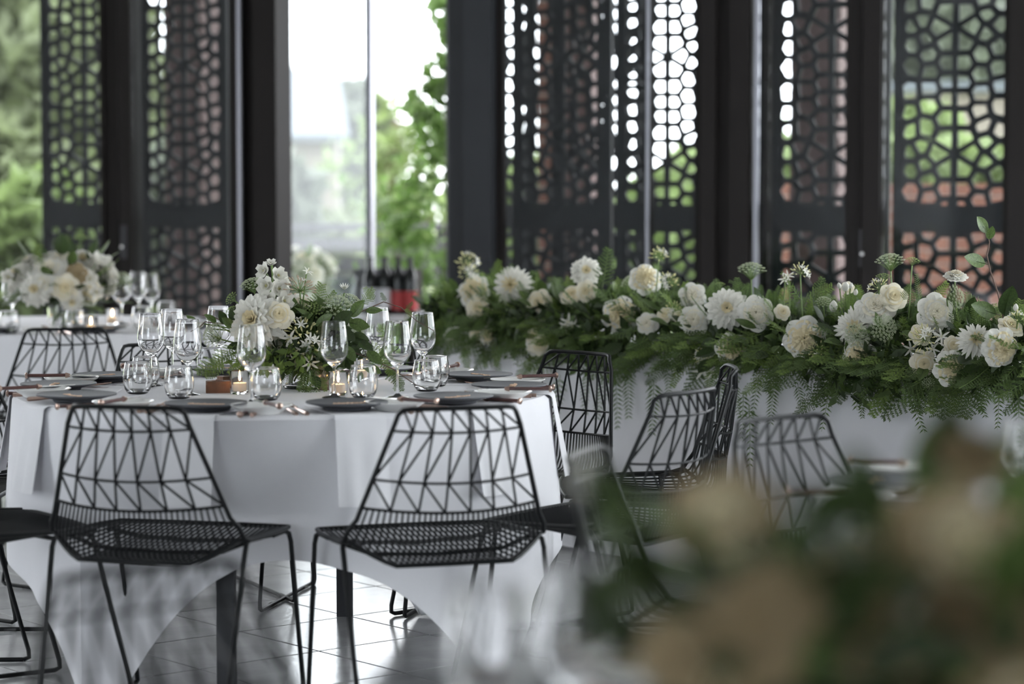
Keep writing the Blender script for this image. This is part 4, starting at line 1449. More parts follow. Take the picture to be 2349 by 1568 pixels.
def pepper_mb(seed, n=13, L1=.17):
    """drooping pinnate sprig"""
    r = random.Random(seed)
    mb = MB()
    bend = r.uniform(-.25, .25)
    spine = [(bend*t*t*.6, .05*math.sin(t*3), t) for t in np.linspace(0, 1, 9)]
    mb.tube(spine, [.007]*3 + [.005]*3 + [.003]*3, 4, 1, cap=False)
    V, F = [], []
    for k in range(n):
        t = .08 + .92*k/n
        i = min(7, int(t*8)); u = t*8 - i
        b = Vector(lerp(spine[i], spine[i+1], u))
        for sd in (-1, 1):
            L = L1*(1 - .55*t)*r.uniform(.85, 1.1)
            d = Vector((sd*.72, r.uniform(-.3, .3), .62)).normalized()
            w = Vector((-d.z, 0, d.x)).normalized()*.021*(1 - .3*t)
            o = len(V)
            V += [tuple(b), tuple(b + d*L*.35 + w), tuple(b + d*L), tuple(b + d*L*.35 - w), tuple(b + d*L*.45 + Vector((0, .008, 0)))]
            F += [(o, o+1, o+4), (o+1, o+2, o+4), (o+2, o+3, o+4), (o+3, o, o+4)]
    mb.add(V, F, 0)
    return mb
def leaf_mb(seed, w=.30, fold=.14, curl=.18):
    """broad leaf with a midrib"""
    mb = MB()
    V = []
    for i in range(9):
        t = i/8
        ww = w*(math.sin(math.pi*(t**.85))**.75) if 0 < t < 1 else .004
        row = []
        for u in (-1, -.5, 0, .5, 1):
            row.append((u*ww, fold*abs(u)*ww*2 + curl*(t-.3)**2 - .03, t*.92 + .08))
        V.append(row)
    mb.grid(np.array(V), 0)
    mb.tube([(0, -.01, -.05), (0, 0, .08), (0, -.035, .5), (0, .02, .95)], [.010, .010, .007, .002], 4, 1, cap=False)
    return mb
def blade_fern_mb(seed, n=15):
    """leatherleaf: triangular frond of toothed blades"""
    r = random.Random(seed)
    mb = MB()
    spine = [(0, .14*t*t, t - .05*t*t) for t in np.linspace(0, 1, 7)]
    mb.tube(spine, .007, 4, 1, cap=False)
    V, F = [], []
    for k in range(n):
        t = .10 + .88*k/n
        i = min(5, int(t*6)); u = t*6 - i
        b = Vector(lerp(spine[i], spine[i+1], u))
        for sd in (-1, 1):
            L = .34*(1 - .85*t)*r.uniform(.9, 1.1) + .03
            d = Vector((sd*.86, r.uniform(-.1, .2), .5)).normalized()
            for q in range(5):
                p = b + d*(L*q/5)
                for ss in (-1, 1):
                    nd = (d*.7 + Vector((-d.z, 0, d.x))*ss).normalized()
                    ln = L*.26*(1 - .13*q)
                    wv = d*.018
                    o = len(V)
                    V += [tuple(p), tuple(p + nd*ln*.6 + wv), tuple(p + nd*ln), tuple(p + nd*ln*.5 - wv)]
                    F.append((o, o+1, o+2, o+3))
    mb.add(V, F, 0)
    return mb
GR = {
    'fern_plume': [(plume_mb(k, 20, .24 + .05*k), m) for k, m in ((1, 'fern'), (2, 'fern_dark'), (3, 'fern'))],
    'pepper_sprig': [(pepper_mb(k, 9 + k, .20 + .02*k), 'pepper') for k in (1, 2, 3)],
    'leaf': [(leaf_mb(1, .24), 'leaf'), (leaf_mb(2, .27, .2, .3), 'leaf_dark'), (leaf_mb(3, .20, .1, -.2), 'leaf')],
    'fern_frond': [(blade_fern_mb(1), 'fern_dark'), (blade_fern_mb(2, 13), 'fern')],
}
GRM = {k: [mb.mesh(k, [M[m], M['stem'] if k != 'leaf' else M['leaf_dark']]) for mb, m in v] for k, v in GR.items()}

def bloom(parent, inv, kind, pos, d, size, stem_to=None, var=None, spin=None, r=rnd, bend=0.0):
    ms = BLM[kind]
    me = ms[(var if var is not None else r.randrange(len(ms))) % len(ms)]
    W = aim(pos, d, spin if spin is not None else r.uniform(0, 6.28), size)
    o = link(kind, me, parent, inv @ W)
    if stem_to is not None:
        Wi = W.inverted()
        a = Vector(pos) - Vector(d).normalized()*size*(.24 if kind not in ('lace_umbel', 'green_umbel') else .34)
        if kind in ('agapanthus', 'seed_head', 'larkspur'): a = Vector(pos)
        b = Vector(stem_to)
        mid = a.lerp(b, .45) + Vector((bend, 0, .0))*1.0 - Vector(d).normalized()*(a-b).length*.12
        pts = [tuple(Wi @ (a*(1-t)**2 + mid*2*t*(1-t) + b*t*t)) for t in np.linspace(0, 1, 7)]
        st = MB().tube(pts, .0023/size, 5)
        obj('stem', st, M['stem'], o)
    return o
def green(parent, inv, kind, pos, d, face, length, var=None, r=rnd, m=None):
    """face: rough direction of the frond's upper side"""
    z = Vector(d).normalized()
    y = Vector(face); y = (y - z*y.dot(z))
    if y.length < 1e-4: y = z.orthogonal()
    y.normalize()
    x = y.cross(z)
    W = Matrix(((x.x, y.x, z.x, pos[0]), (x.y, y.y, z.y, pos[1]), (x.z, y.z, z.z, pos[2]), (0, 0, 0, 1))) @ S(length)
    ms = GRM[kind]
    return link(kind, ms[(var if var is not None else r.randrange(len(ms))) % len(ms)], parent, inv @ W)
def greens_joined(parent, inv, name, items, kind='stuff'):
    pass

# ------------------------------------------------------------------ centrepiece on the candle table
def vase_parts(o, r_=.070, h=.105):
    obj('vase', MB().lathe([(0, 0), (r_*.95, 0), (r_, .004), (r_*1.03, h), (r_*.97, h), (r_*.95, .012), (0, .012)], 40), M['glass'], o)
    st = MB(); q = random.Random(4)
    for k in range(26):
        a, b = q.uniform(0, 6.28), q.uniform(0, 6.28)
        st.tube([(r_*.75*math.cos(a), r_*.75*math.sin(a), .016), (r_*.55*math.cos(b), r_*.55*math.sin(b), h + .04)], .0028, 5)
    bs = obj('stems', st, M['stem'], o); bs['kind'] = 'stuff'
def filler(o, c, rx, rz, n, seed, size=.028, m='leaf_dark'):
    def f(g, k):
        d = g.normal(size=(k, 3)); d /= np.linalg.norm(d, axis=1)[:, None]
        rr = g.uniform(.3, 1, (k, 1))**.5
        return np.array(c) + d*rr*np.array((rx, rx, rz))
    w = obj('foliage', leaf_cards(n, f, size, seed), M[m], o)
    w['kind'] = 'stuff'
    return w

cp = on(705, 889, TZ)
ce = empty('flower_centrepiece', (cp.x, cp.y, TZ), 0, 'white and green flowers in a low glass vase amid wine glasses and tealights', 'flowers')
ci = T(-cp.x, -cp.y, -TZ)
vase_parts(ce)
mouth = Vector((cp.x, cp.y, TZ + .10))
Yc = cp.y
filler(ce, (0, 0, .155), .125, .075, 520, 51, .030)
filler(ce, (0, .02, .17), .15, .085, 260, 52, .026, 'leaf')
filler(ce, (0, -.02, .105), .17, .05, 420, 53, .024, 'leaf_dark')
filler(ce, (-.06, -.05, .09), .17, .05, 300, 54, .018, 'fern')
def cb(kind, px, py, dy, dpx, d, **kw):
    Y = Yc + dy
    p = at(px, py, Y)
    kw.setdefault('stem_to', mouth + Vector((rnd.uniform(-.03, .03), rnd.uniform(-.03, .03), -.02)))
    return bloom(ce, ci, kind, p, d, dpx*Y/FPX, **kw)
cb('dahlia', 584, 735, -.10, 128, (-.35, -1, .25), var=0)
cb('rose', 640, 722, -.12, 62, (.15, -1, .35), var=0)
cb('rose', 690, 700, .06, 70, (.2, -.7, .7), var=2)
cb('rose', 628, 790, -.08, 55, (-.2, -1, .0), var=2)
cb('dahlia', 775, 735, .10, 80, (.5, -.4, .5), var=1)
for (x, y, dy, s, d) in ((608, 622, -.02, 46, (-.6, -.8, .3)), (637, 632, -.02, 46, (.5, -.8, .3)), (612, 655, -.05, 52, (-.3, -1, .1)), (640, 662, -.05, 52, (.4, -1, .1)),
                         (618, 688, -.06, 52, (-.2, -1, 0)), (652, 690, -.06, 50, (.4, -1, .2)), (600, 640, .03, 42, (-.8, -.2, .3)), (650, 648, .03, 42, (.9, -.2, .3)), (622, 606, 0, 30, (0, -.6, .8))):
    cb('larkspur', x, y, dy, s, d, stem_to=at(626, y + 34, Yc + .01))
obj('larkspur_stalk', MB().tube([tuple(at(624, 602, Yc+.01) - cp + Vector((0, 0, cp.z - TZ))), tuple(at(627, 680, Yc+.01) - cp + Vector((0, 0, cp.z - TZ))), (-.01, 0, .09)], .003, 6), M['stem'], ce)
cb('lace_umbel', 578, 652, -.01, 62, (-.25, -.35, 1), var=0)
cb('green_umbel', 530, 683, -.02, 38, (-.7, -.5, .6))
cb('green_umbel', 528, 712, .0, 34, (-.7, -.3, .8))
cb('lace_umbel', 492, 770, -.12, 66, (-.7, -.9, .5), var=1)
cb('lace_umbel', 775, 705, -.04, 74, (.25, -.7, .9), var=1)
cb('lace_umbel', 806, 690, .08, 62, (.5, -.2, .9), var=0)
cb('lace_umbel', 858, 812, .0, 66, (.9, -.6, .3), var=0)
cb('green_umbel', 718, 712, -.06, 48, (.1, -.9, .6))
cb('green_umbel', 560, 770, -.12, 44, (-.5, -.9, .3))
cb('seed_head', 688, 668, -.05, 84, (.08, -.25, 1), var=0)
cb('agapanthus', 690, 765, -.10, 96, (.05, -.7, .5), var=0)
cb('agapanthus', 702, 790, -.11, 100, (.1, -1, -.1), var=1)
for (x, y, s, d) in ((664, 776, 52, (-.35, -1, -.25)), (696, 806, 46, (.1, -1, -.45)), (712, 832, 46, (.3, -1, -.4)), (676, 826, 42, (-.2, -.8, -.8)), (650, 815, 36, (-.5, -.9, -.5)), (742, 805, 36, (.6, -.9, -.2)), (655, 700, 38, (-.2, -1, .3)), (706, 622, 30, (.5, -.5, .7))):
    cb('nerine', x, y, -.14 if y > 700 else -.03, s*.95, d)
cb('astrantia', 790, 664, .04, 34, (.05, -.4, 1))
cb('rose_bud', 478, 728, -.05, 16, (-.2, -.3, 1)); cb('rose_bud', 462, 745, -.06, 15, (-.4, -.3, -.8)); cb('rose_bud', 484, 757, -.07, 14, (-.1, -.3, -1)); cb('rose_bud', 580, 690, -.06, 16, (0, -.3, 1))
def cg(kind, px, py, dy, px2, py2, dy2, face=(0, -1, .5), var=None):
    a, b = at(px, py, Yc + dy), at(px2, py2, Yc + dy2)
    return green(ce, ci, kind, a, b - a, face, (b - a).length, var)
# long twig branches with leaves
def branch(pts, rad=.0024):
    P = [at(x, y, Yc + dy) - Vector((cp.x, cp.y, TZ)) for x, y, dy in pts]
    # smooth
    Q = []
    for k in range(len(P) - 1):
        for t in (0, .33, .66): Q.append(tuple(P[k].lerp(P[k+1], t)))
    Q.append(tuple(P[-1]))
    obj('twig', MB().tube(Q, [rad*(1 - .6*k/len(Q)) for k in range(len(Q))], 5), M['twig'], ce)
branch([(735, 770, .0), (775, 742, -.06), (800, 725, -.06), (835, 712, -.04), (880, 692, -.02), (920, 705, -.02), (955, 735, -.02), (995, 758, -.02)])
branch([(740, 790, .0), (790, 800, -.10), (840, 818, -.12), (900, 845, -.14), (950, 880, -.14), (982, 893, -.15)])
branch([(640, 770, 0), (560, 748, -.06), (510, 742, -.08), (470, 738, -.08), (455, 752, -.08), (438, 760, -.08)])
branch([(520, 742, -.08), (490, 726, -.08), (462, 722, -.08)], .0018)
for a in ((800, 730, -.06, 838, 688, -.08, 0), (760, 752, -.10, 812, 715, -.12, 1), (720, 748, -.12, 765, 722, -.14, 0), (835, 712, -.05, 876, 710, -.06, 2), (795, 738, -.09, 850, 750, -.11, 0),
          (788, 755, -.10, 815, 785, -.12, 1), (800, 770, -.10, 850, 782, -.12, 1), (820, 780, -.12, 855, 808, -.14, 1), (790, 790, -.12, 816, 830, -.14, 0), (840, 800, -.12, 876, 838, -.14, 0),
          (790, 815, -.10, 812, 850, -.13, 1), (870, 822, -.13, 908, 790, -.16, 0), (830, 835, -.13, 876, 858, -.15, 0), (745, 830, -.10, 770, 862, -.12, 1), (770, 800, -.12, 790, 842, -.13, 1),
          (735, 775, -.12, 745, 735, -.14, 1), (540, 752, -.10, 508, 728, -.12, 0), (520, 745, -.10, 500, 712, -.12, 1), (500, 740, -.1, 470, 720, -.12, 2), (455, 742, -.08, 428, 724, -.1, 2), (535, 740, -.1, 530, 708, -.1, 1),
          (560, 790, -.08, 520, 800, -.1, 1), (650, 850, -.12, 640, 880, -.14, 1), (720, 860, -.12, 735, 892, -.14, 1), (600, 800, -.1, 580, 835, -.12, 1), (830, 850, -.14, 822, 880, -.15, 0), (780, 850, -.12, 800, 880, -.13, 1)):
    cg('leaf', a[0], a[1], a[2], a[3], a[4], a[5], (rnd.uniform(-.4, .4), -1, rnd.uniform(.0, .8)), a[6])
for a in ((720, 720, .02, 742, 638, .02), (735, 715, .02, 775, 662, .04), (655, 700, -.02, 628, 690, -.05), (830, 700, 0, 862, 655, 0), (860, 690, -.02, 832, 655, -.02), (885, 692, -.02, 872, 668, -.02), (930, 712, -.02, 950, 690, -.02), (945, 728, -.02, 928, 705, -.02),
          (560, 800, -.10, 505, 830, -.14), (560, 810, -.12, 520, 868, -.16), (580, 815, -.12, 545, 862, -.15), (540, 790, -.1, 478, 850, -.14), (520, 830, -.14, 462, 872, -.18), (520, 820, -.12, 440, 862, -.16), (600, 820, -.1, 600, 870, -.14),
          (870, 800, -.04, 900, 870, -.06), (890, 840, -.06, 915, 890, -.10), (870, 780, .02, 905, 760, .04), (930, 870, -.13, 900, 898, -.14), (905, 850, -.13, 925, 905, -.15), (860, 760, .05, 900, 740, .08), (690, 720, .03, 700, 690, .04)):
    cg('fern_plume', *a, var=rnd.randrange(3))
for a in ((690, 830, -.12, 705, 905, -.16), (670, 835, -.12, 662, 885, -.15), (720, 840, -.12, 735, 912, -.16), (700, 850, -.13, 690, 910, -.17), (740, 840, -.1, 775, 895, -.14), (640, 830, -.1, 610, 872, -.13), (660, 845, -.1, 640, 890, -.13), (710, 845, -.14, 720, 900, -.17), (765, 830, -.1, 800, 872, -.12), (620, 815, -.1, 585, 850, -.12)):
    cg('pepper_sprig', *a, var=rnd.randrange(3))
for a in ((700, 850, -.12, 682, 905, -.15), (715, 855, -.13, 700, 915, -.16), (735, 860, -.12, 750, 905, -.15), (650, 820, -.1, 625, 850, -.13)):
    cg('fern_plume', *a, var=0)

# ------------------------------------------------------------------ other bouquets
def bouquet(C, label, seed, kinds, rad=.24, h=.30, n=26, ngreen=60, size=.10, group='flower arrangements on round tables', z0=TZ, toward=None):
    r = random.Random(seed)
    o = empty('flower_centrepiece', (C[0], C[1], z0), 0, label, 'flowers', group)
    inv = Matrix.Identity(4)
    vase_parts(o)
    filler(o, (0, 0, h*.55), rad*.62, h*.32, 520, seed, .032)
    m = Vector((0, 0, .09))
    for k in range(n):
        ct = 1 - 1.05*(k + .5)/n
        a = k*2.39996 + r.uniform(-.3, .3)
        st = math.sqrt(max(0, 1 - ct*ct))
        d = Vector((st*math.cos(a), st*math.sin(a), ct))
        p = Vector((d.x*rad*r.uniform(.7, 1.0), d.y*rad*r.uniform(.7, 1.0), h*.48 + d.z*h*.46*r.uniform(.75, 1.1)))
        kd = kinds[k % len(kinds)]
        sz = size*r.uniform(.75, 1.2)*(.85 if kd in ('lace_umbel', 'green_umbel') else 1)
        bloom(o, inv, kd, p, (d.x, d.y, d.z + .15), sz, stem_to=m, r=r)
    for k in range(ngreen):
        a = k*2.39996
        ct = r.uniform(-.35, .9)
        st = math.sqrt(1 - ct*ct)
        d = Vector((st*math.cos(a), st*math.sin(a), ct))
        p = Vector((d.x*rad*.5, d.y*rad*.5, h*.42 + d.z*h*.25))
        kd = ('leaf', 'fern_plume', 'leaf', 'fern_frond', 'leaf')[k % 5]
        ln = r.uniform(.08, .13) if kd == 'leaf' else r.uniform(.13, .20)
        if kd == 'leaf': p += d*rad*.35
        green(o, inv, kd, p, d, (0, 0, 1), ln, r=r)
    return o, inv
pc = on(150, 752, TZ)
b2, _ = bouquet((pc.x, pc.y), 'lush white peony arrangement with green umbels on the far table', 12, ['dahlia', 'larkspur', 'rose', 'lace_umbel', 'dahlia', 'larkspur', 'green_umbel', 'rose'], .24, .34, 20, 46, .12)
i2 = T(-pc.x, -pc.y, -TZ)
for (kd, x, y, dy, s, d) in (('dahlia', 82, 664, -.22, 74, (-.1, -1, .2)), ('rose', 148, 660, -.22, 60, (.1, -1, .1)), ('blush_rose', 175, 630, -.18, 48, (.1, -1, .3)), ('larkspur', 20, 635, -.16, 40, (-.3, -1, .2)),
                             ('larkspur', 205, 640, -.16, 44, (.3, -1, .2)), ('larkspur', 220, 670, -.16, 40, (.4, -1, 0)), ('dahlia', 190, 600, -.05, 70, (.2, -.7, .7)), ('lace_umbel', 52, 600, .0, 52, (-.2, -.3, 1)),
                             ('lace_umbel', 285, 640, -.05, 44, (.6, -.6, .6)), ('green_umbel', 90, 565, 0, 24, (0, -.3, 1)), ('green_umbel', 185, 545, 0, 36, (.1, -.3, 1)), ('green_umbel', 140, 572, 0, 34, (0, -.3, 1)), ('larkspur', 240, 605, 0, 44, (.5, -.7, .4)), ('dahlia', 165, 690, -.2, 54, (.2, -1, -.3)), ('rose', 95, 615, -.1, 46, (-.1, -1, .5))):
    p = at(x, y, pc.y + dy)
    bloom(b2, i2, kd, p, d, s*p.y/FPX, stem_to=(pc.x, pc.y, TZ + .12))

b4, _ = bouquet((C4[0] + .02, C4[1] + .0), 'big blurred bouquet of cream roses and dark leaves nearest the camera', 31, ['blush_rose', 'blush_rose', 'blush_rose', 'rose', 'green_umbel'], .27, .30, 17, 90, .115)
i4 = T(-(C4[0] + .02), -C4[1], -TZ)
def b4b(kd, x, y, Y, s, d, var=None):
    p = at(x, y, Y)
    bloom(b4, i4, kd, p, d, s*Y/FPX, stem_to=(C4[0] + .02, C4[1], TZ + .1), var=var)
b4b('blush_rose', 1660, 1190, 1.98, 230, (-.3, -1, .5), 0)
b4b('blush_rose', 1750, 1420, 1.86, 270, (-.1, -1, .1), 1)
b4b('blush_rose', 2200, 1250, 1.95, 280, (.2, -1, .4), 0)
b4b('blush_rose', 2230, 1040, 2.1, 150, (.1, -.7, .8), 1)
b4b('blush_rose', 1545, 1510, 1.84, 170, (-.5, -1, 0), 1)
b4b('nerine', 1342, 1060, 2.02, 90, (-.6, -.5, .7)); b4b('nerine', 1328, 1112, 2.0, 70, (-.9, -.5, .1))
g4 = random.Random(9)
for (x, y, x2, y2, Y) in ((1500, 1330, 1340, 1400, 1.95), (1480, 1290, 1380, 1200, 1.98), (1500, 1330, 1440, 1220, 1.9), (1560, 1360, 1420, 1300, 1.88), (1850, 1250, 1960, 1120, 1.95), (1800, 1330, 1900, 1200, 1.9), (2000, 1280, 2160, 1180, 2.0), (2160, 1110, 2150, 930, 2.1),
                          (2200, 1130, 2260, 1000, 2.1), (1640, 1290, 1560, 1200, 1.9), (1600, 1330, 1720, 1290, 1.86), (2000, 1420, 1930, 1300, 1.84), (2050, 1400, 2140, 1330, 1.84), (1980, 1500, 2040, 1560, 1.82), (2280, 1500, 2340, 1400, 1.86), (1450, 1420, 1340, 1490, 1.86), (1900, 1430, 1870, 1560, 1.8), (2250, 1120, 2330, 1010, 2.1), (1700, 1250, 1800, 1280, 1.84), (1620, 1380, 1520, 1420, 1.84), (1920, 1480, 1990, 1380, 1.8), (1400, 1260, 1370, 1090, 2.02), (1960, 1380, 2060, 1340, 1.8), (1880, 1340, 1800, 1250, 1.82), (1900, 1360, 1990, 1440, 1.8), (1990, 1330, 1900, 1260, 1.84), (2080, 1450, 2000, 1560, 1.8), (2120, 1480, 2220, 1560, 1.8), (2150, 1420, 2060, 1530, 1.79), (1640, 1330, 1560, 1270, 1.83), (1660, 1300, 1590, 1360, 1.82), (1950, 1520, 1880, 1440, 1.79), (2240, 1470, 2150, 1530, 1.8), (1620, 1480, 1680, 1560, 1.8), (1470, 1390, 1400, 1330, 1.86), (1850, 1180, 1780, 1120, 1.95), (2040, 1260, 1990, 1160, 1.95)):
    a, b = at(x, y, Y + .04), at(x2, y2, Y)
    green(b4, i4, 'leaf', a, b - a, (g4.uniform(-.4, .4), -.8, .6), (b - a).length*1.15, 1 if g4.random() < .7 else 0)
# blooms on the drinks table and on a plinth outside the wide opening
p = at(690, 430, 13.3)
b5, _ = bouquet((p.x, p.y), 'airy white flower arrangement beside the drinks table outside', 44, ['dahlia', 'larkspur', 'rose', 'larkspur'], .22, .34, 26, 30, .12, z0=BZ)
pl = MB().box((-.16, -.16, -.70), (.16, .16, 0))
tag(obj('plinth', pl, M['white_top'], mat=T(p.x, p.y, BZ), smooth=False), 'white square plinth under the flowers outside the wide opening', 'plinth')
# ------------------------------------------------------------------ garland on the long table
gl = empty('flower_garland', (g0.x, g0.y, TZ), 0, 'long lush garland of cream roses, dahlias and trailing ferns on the white table', 'garland')
gi = T(-g0.x, -g0.y, -TZ)
gr = random.Random(17)
X0, X1 = -.62, 2.70
def gw(x, y, z): return GM @ Vector((x, y, z))       # table frame -> world (y>0 overhangs the front)
def prof(g, n, x0=X0, x1=X1):
    x = g.uniform(x0, x1, n)
    a = g.uniform(-.9, math.pi + .2, n)
    rr = g.uniform(.35, 1.0, n)**.6
    bump = 1 + .18*np.sin(x*4.1 + 1) + .10*np.sin(x*9.7)
    y = -.15 + .22*rr*np.cos(a)*bump
    z = TZ + .075 + .105*rr*np.sin(a)*bump
    low = (y > -.02) 
    z = np.where(low, z - g.uniform(0, .10, n)*(y + .02)/.09, z)
    z = np.where((y < .0), np.maximum(z, TZ + .008), z)
    return np.stack([x, y, z], 1)
def tow(P):
    Mx = np.array(GM)
    return P @ Mx[:3, :3].T + Mx[:3, 3] - np.array((g0.x, g0.y, TZ))
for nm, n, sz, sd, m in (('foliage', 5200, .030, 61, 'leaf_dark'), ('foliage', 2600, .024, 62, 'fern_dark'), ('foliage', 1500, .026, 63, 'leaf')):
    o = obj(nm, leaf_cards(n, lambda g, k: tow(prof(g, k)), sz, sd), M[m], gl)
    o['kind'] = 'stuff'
# feathery plumes: the first 280 stand free, the rest are one mass
mass = MB()
N = 560
for k in range(N):
    x = X0 + (X1 - X0)*((k*0.61803) % 1.0)
    a = gr.uniform(-.75, math.pi*.95)
    y = -.13 + .15*math.cos(a)
    z = TZ + .07 + .09*math.sin(a)
    d = Vector((gr.uniform(-.7, .7), math.cos(a)*1.1, math.sin(a)*.9 + (-.25 if a < .4 else .15)))
    if a < .5: d.z -= .35
    dw = (GM.to_3x3() @ d)
    p = gw(x, y, z)
    ln = gr.uniform(.12, .22) if a < .6 else gr.uniform(.07, .125)
    kd = 'fern_plume' if gr.random() < .72 else 'fern_frond'
    if k < 280:
        green(gl, gi, kd, p, dw, (0, -.4, 1), ln, r=gr)
    else:
        z_ = dw.normalized(); y_ = Vector((0, -.4, 1)); y_ = (y_ - z_*y_.dot(z_)).normalized(); x_ = y_.cross(z_)
        W = Matrix(((x_.x, y_.x, z_.x, p[0]), (x_.y, y_.y, z_.y, p[1]), (x_.z, y_.z, z_.z, p[2]), (0, 0, 0, 1))) @ S(ln)
        mass.join(GR[kd][gr.randrange(len(GR[kd]))][0], gi @ W)
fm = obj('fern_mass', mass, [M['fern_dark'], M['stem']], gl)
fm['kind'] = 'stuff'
# leaves poking through
for k in range(150):
    x = gr.uniform(X0, X1)
    a = gr.uniform(-.5, math.pi*.8)
    p = gw(x, -.12 + .19*math.cos(a), TZ + .06 + .11*math.sin(a))
    d = GM.to_3x3() @ Vector((gr.uniform(-1, 1), math.cos(a) + .2, math.sin(a)*.8 - (.5 if a < .3 else 0)))
    green(gl, gi, 'leaf', p, d, (gr.uniform(-.5, .5), -.7, .8), gr.uniform(.05, .095), gr.choice((1, 1, 0, 2)), r=gr)
# trailing pepper sprigs over the cloth
def trail(px, ytop, ybot, k=1, spread=.25):
    Y = gline_Y(px) - .06
    p = at(px, ytop, Y)
    q = at(px + gr.uniform(-30, 30)*spread*4, ybot, Y - .02)
    d = q - p
    green(gl, gi, 'pepper_sprig', p, d, (-.4, -.9, .2), d.length, gr.randrange(3), r=gr)
for x in range(1010, 2349, 17):
    yb = gline_Y(x)
    base = at(x, 0, yb)
    edge = 430 + (CAMH - TZ)*FPX/yb
    trail(x + gr.uniform(-6, 6), edge - gr.uniform(25, 55), edge + gr.uniform(15, 60) + (26 if 1690 < x < 2300 else 0)*gr.random())
    if gr.random() < .75:
        trail(x + gr.uniform(-6, 6), edge - gr.uniform(40, 70), edge + gr.uniform(-5, 30), spread=.5)
for (x, y0, y1) in ((1285, 860, 985), (1390, 850, 965), (1412, 870, 985), (1440, 850, 960), (1500, 870, 1000), (1530, 850, 930), (1650, 860, 975), (1705, 900, 1010), (1718, 930, 1075), (1690, 880, 960), (1740, 860, 960), (1775, 870, 975), (1830, 880, 965), (1905, 870, 990), (1985, 870, 955), (1975, 890, 960), (2090, 880, 995), (2040, 870, 940), (2190, 880, 960), (2240, 870, 960), (2290, 880, 985), (2335, 900, 1040), (1350, 850, 950), (1210, 820, 900), (1140, 800, 880)):
    trail(x, y0, y1, spread=.15)
for (x, y0, y1) in ((1060, 790, 860), (1110, 790, 850), (1140, 780, 850), (1180, 770, 830), (1080, 770, 830), (1560, 820, 900), (2105, 850, 925), (1630, 840, 910), (2160, 850, 905)):
    Y = gline_Y(x) - .10
    p, q = at(x, y0, Y), at(x + gr.uniform(-20, 20), y1, Y - .02)
    green(gl, gi, 'fern_plume', p, q - p, (-.4, -.9, .2), (q - p).length, 0, r=gr)
# blooms, measured along the garland
def gb(kind, px, py, dpx, d=(-.35, -1, .25), dy=-.10, var=None, stem=True, root=None):
    Y = gline_Y(px) + dy
    p = at(px, py, Y)
    st = None
    if stem:
        rp = root if root else (px + gr.uniform(-20, 20), 755 + (px - 1100)*.045)
        st = at(rp[0], rp[1], gline_Y(rp[0]) + .08)
    return bloom(gl, gi, kind, p, d, dpx*Y/FPX, stem_to=st, var=var, r=gr)
F = (-.25, -1, .2)
for a in (('rose', 1085, 664, 66, (-.4, -1, .35), .05, 1), ('rose', 1098, 705, 58, F, .0, 0), ('rose', 1240, 790, 46, F, -.14, 0), ('rose', 1222, 795, 40, (-.6, -1, -.1), -.15, 2), ('rose', 1228, 770, 40, (-.3, -1, .5), -.14, 0),
          ('rose', 1422, 720, 76, (-.2, -1, .35), -.05, 1), ('rose', 1480, 636, 64, (0, -1, .4), .12, 1), ('rose', 1592, 734, 66, (-.2, -1, .2), -.06, 2), ('rose', 1734, 718, 76, (-.1, -1, .2), -.04, 2),
          ('rose', 1845, 776, 86, (-.1, -1, .12), -.12, 1), ('rose', 1680, 802, 66, (-.1, -1, .05), -.13, 1), ('rose', 2008, 706, 84, (-.1, -.8, .6), .0, 2), ('rose', 2050, 681, 62, (.1, -1, .45), .04, 0),
          ('rose', 2146, 716, 82, (.1, -1, .25), -.02, 2), ('rose', 1970, 816, 68, (-.3, -1, -.05), -.13, 1), ('rose', 2118, 833, 58, (.1, -1, -.1), -.12, 0), ('rose', 2186, 845, 72, (.2, -1, -.1), -.13, 1),
          ('rose', 2300, 800, 80, (.3, -1, -.1), -.12, 1), ('rose', 2318, 748, 60, (.3, -.6, .7), -.04, 0), ('rose', 1588, 678, 58, (-.2, -1, .3), .05, 2), ('rose', 1345, 668, 46, F, .05, 0), ('rose', 1312, 676, 52, (-.2, -.7, .7), .05, 0),
          ('rose', 1236, 692, 54, F, .02, 0), ('rose', 1485, 742, 48, F, -.08, 2), ('rose', 1525, 722, 34, F, -.04, 0), ('rose', 1560, 726, 32, F, -.04, 0), ('rose', 1102, 766, 50, F, -.12, 0), ('rose', 1120, 770, 40, F, -.12, 1),
          ('rose', 2112, 768, 48, F, -.1, 0), ('rose', 2185, 790, 40, (.2, -1, 0), -.1, 0), ('rose', 1040, 770, 40, F, -.1, 2), ('rose', 1945, 660, 28, (0, -1, .4), .05, 0), ('rose', 1795, 716, 36, (.2, -1, .4), .0, 0)):
    gb(*a[:5], dy=a[5], var=a[6])
for a in (('spider_dahlia', 1174, 655, 88, (-.3, -1, .25), .02, 0), ('dahlia', 1668, 708, 92, (-.1, -1, .2), -.06, 0), ('spider_dahlia', 1962, 752, 90, (-.3, -1, .15), -.07, 1), ('spider_dahlia', 2236, 780, 78, (.05, -1, .3), -.11, 0),
          ('dahlia', 1344, 622, 68, (0, -1, .3), .12, 1)):
    gb(*a[:5], dy=a[5], var=a[6])
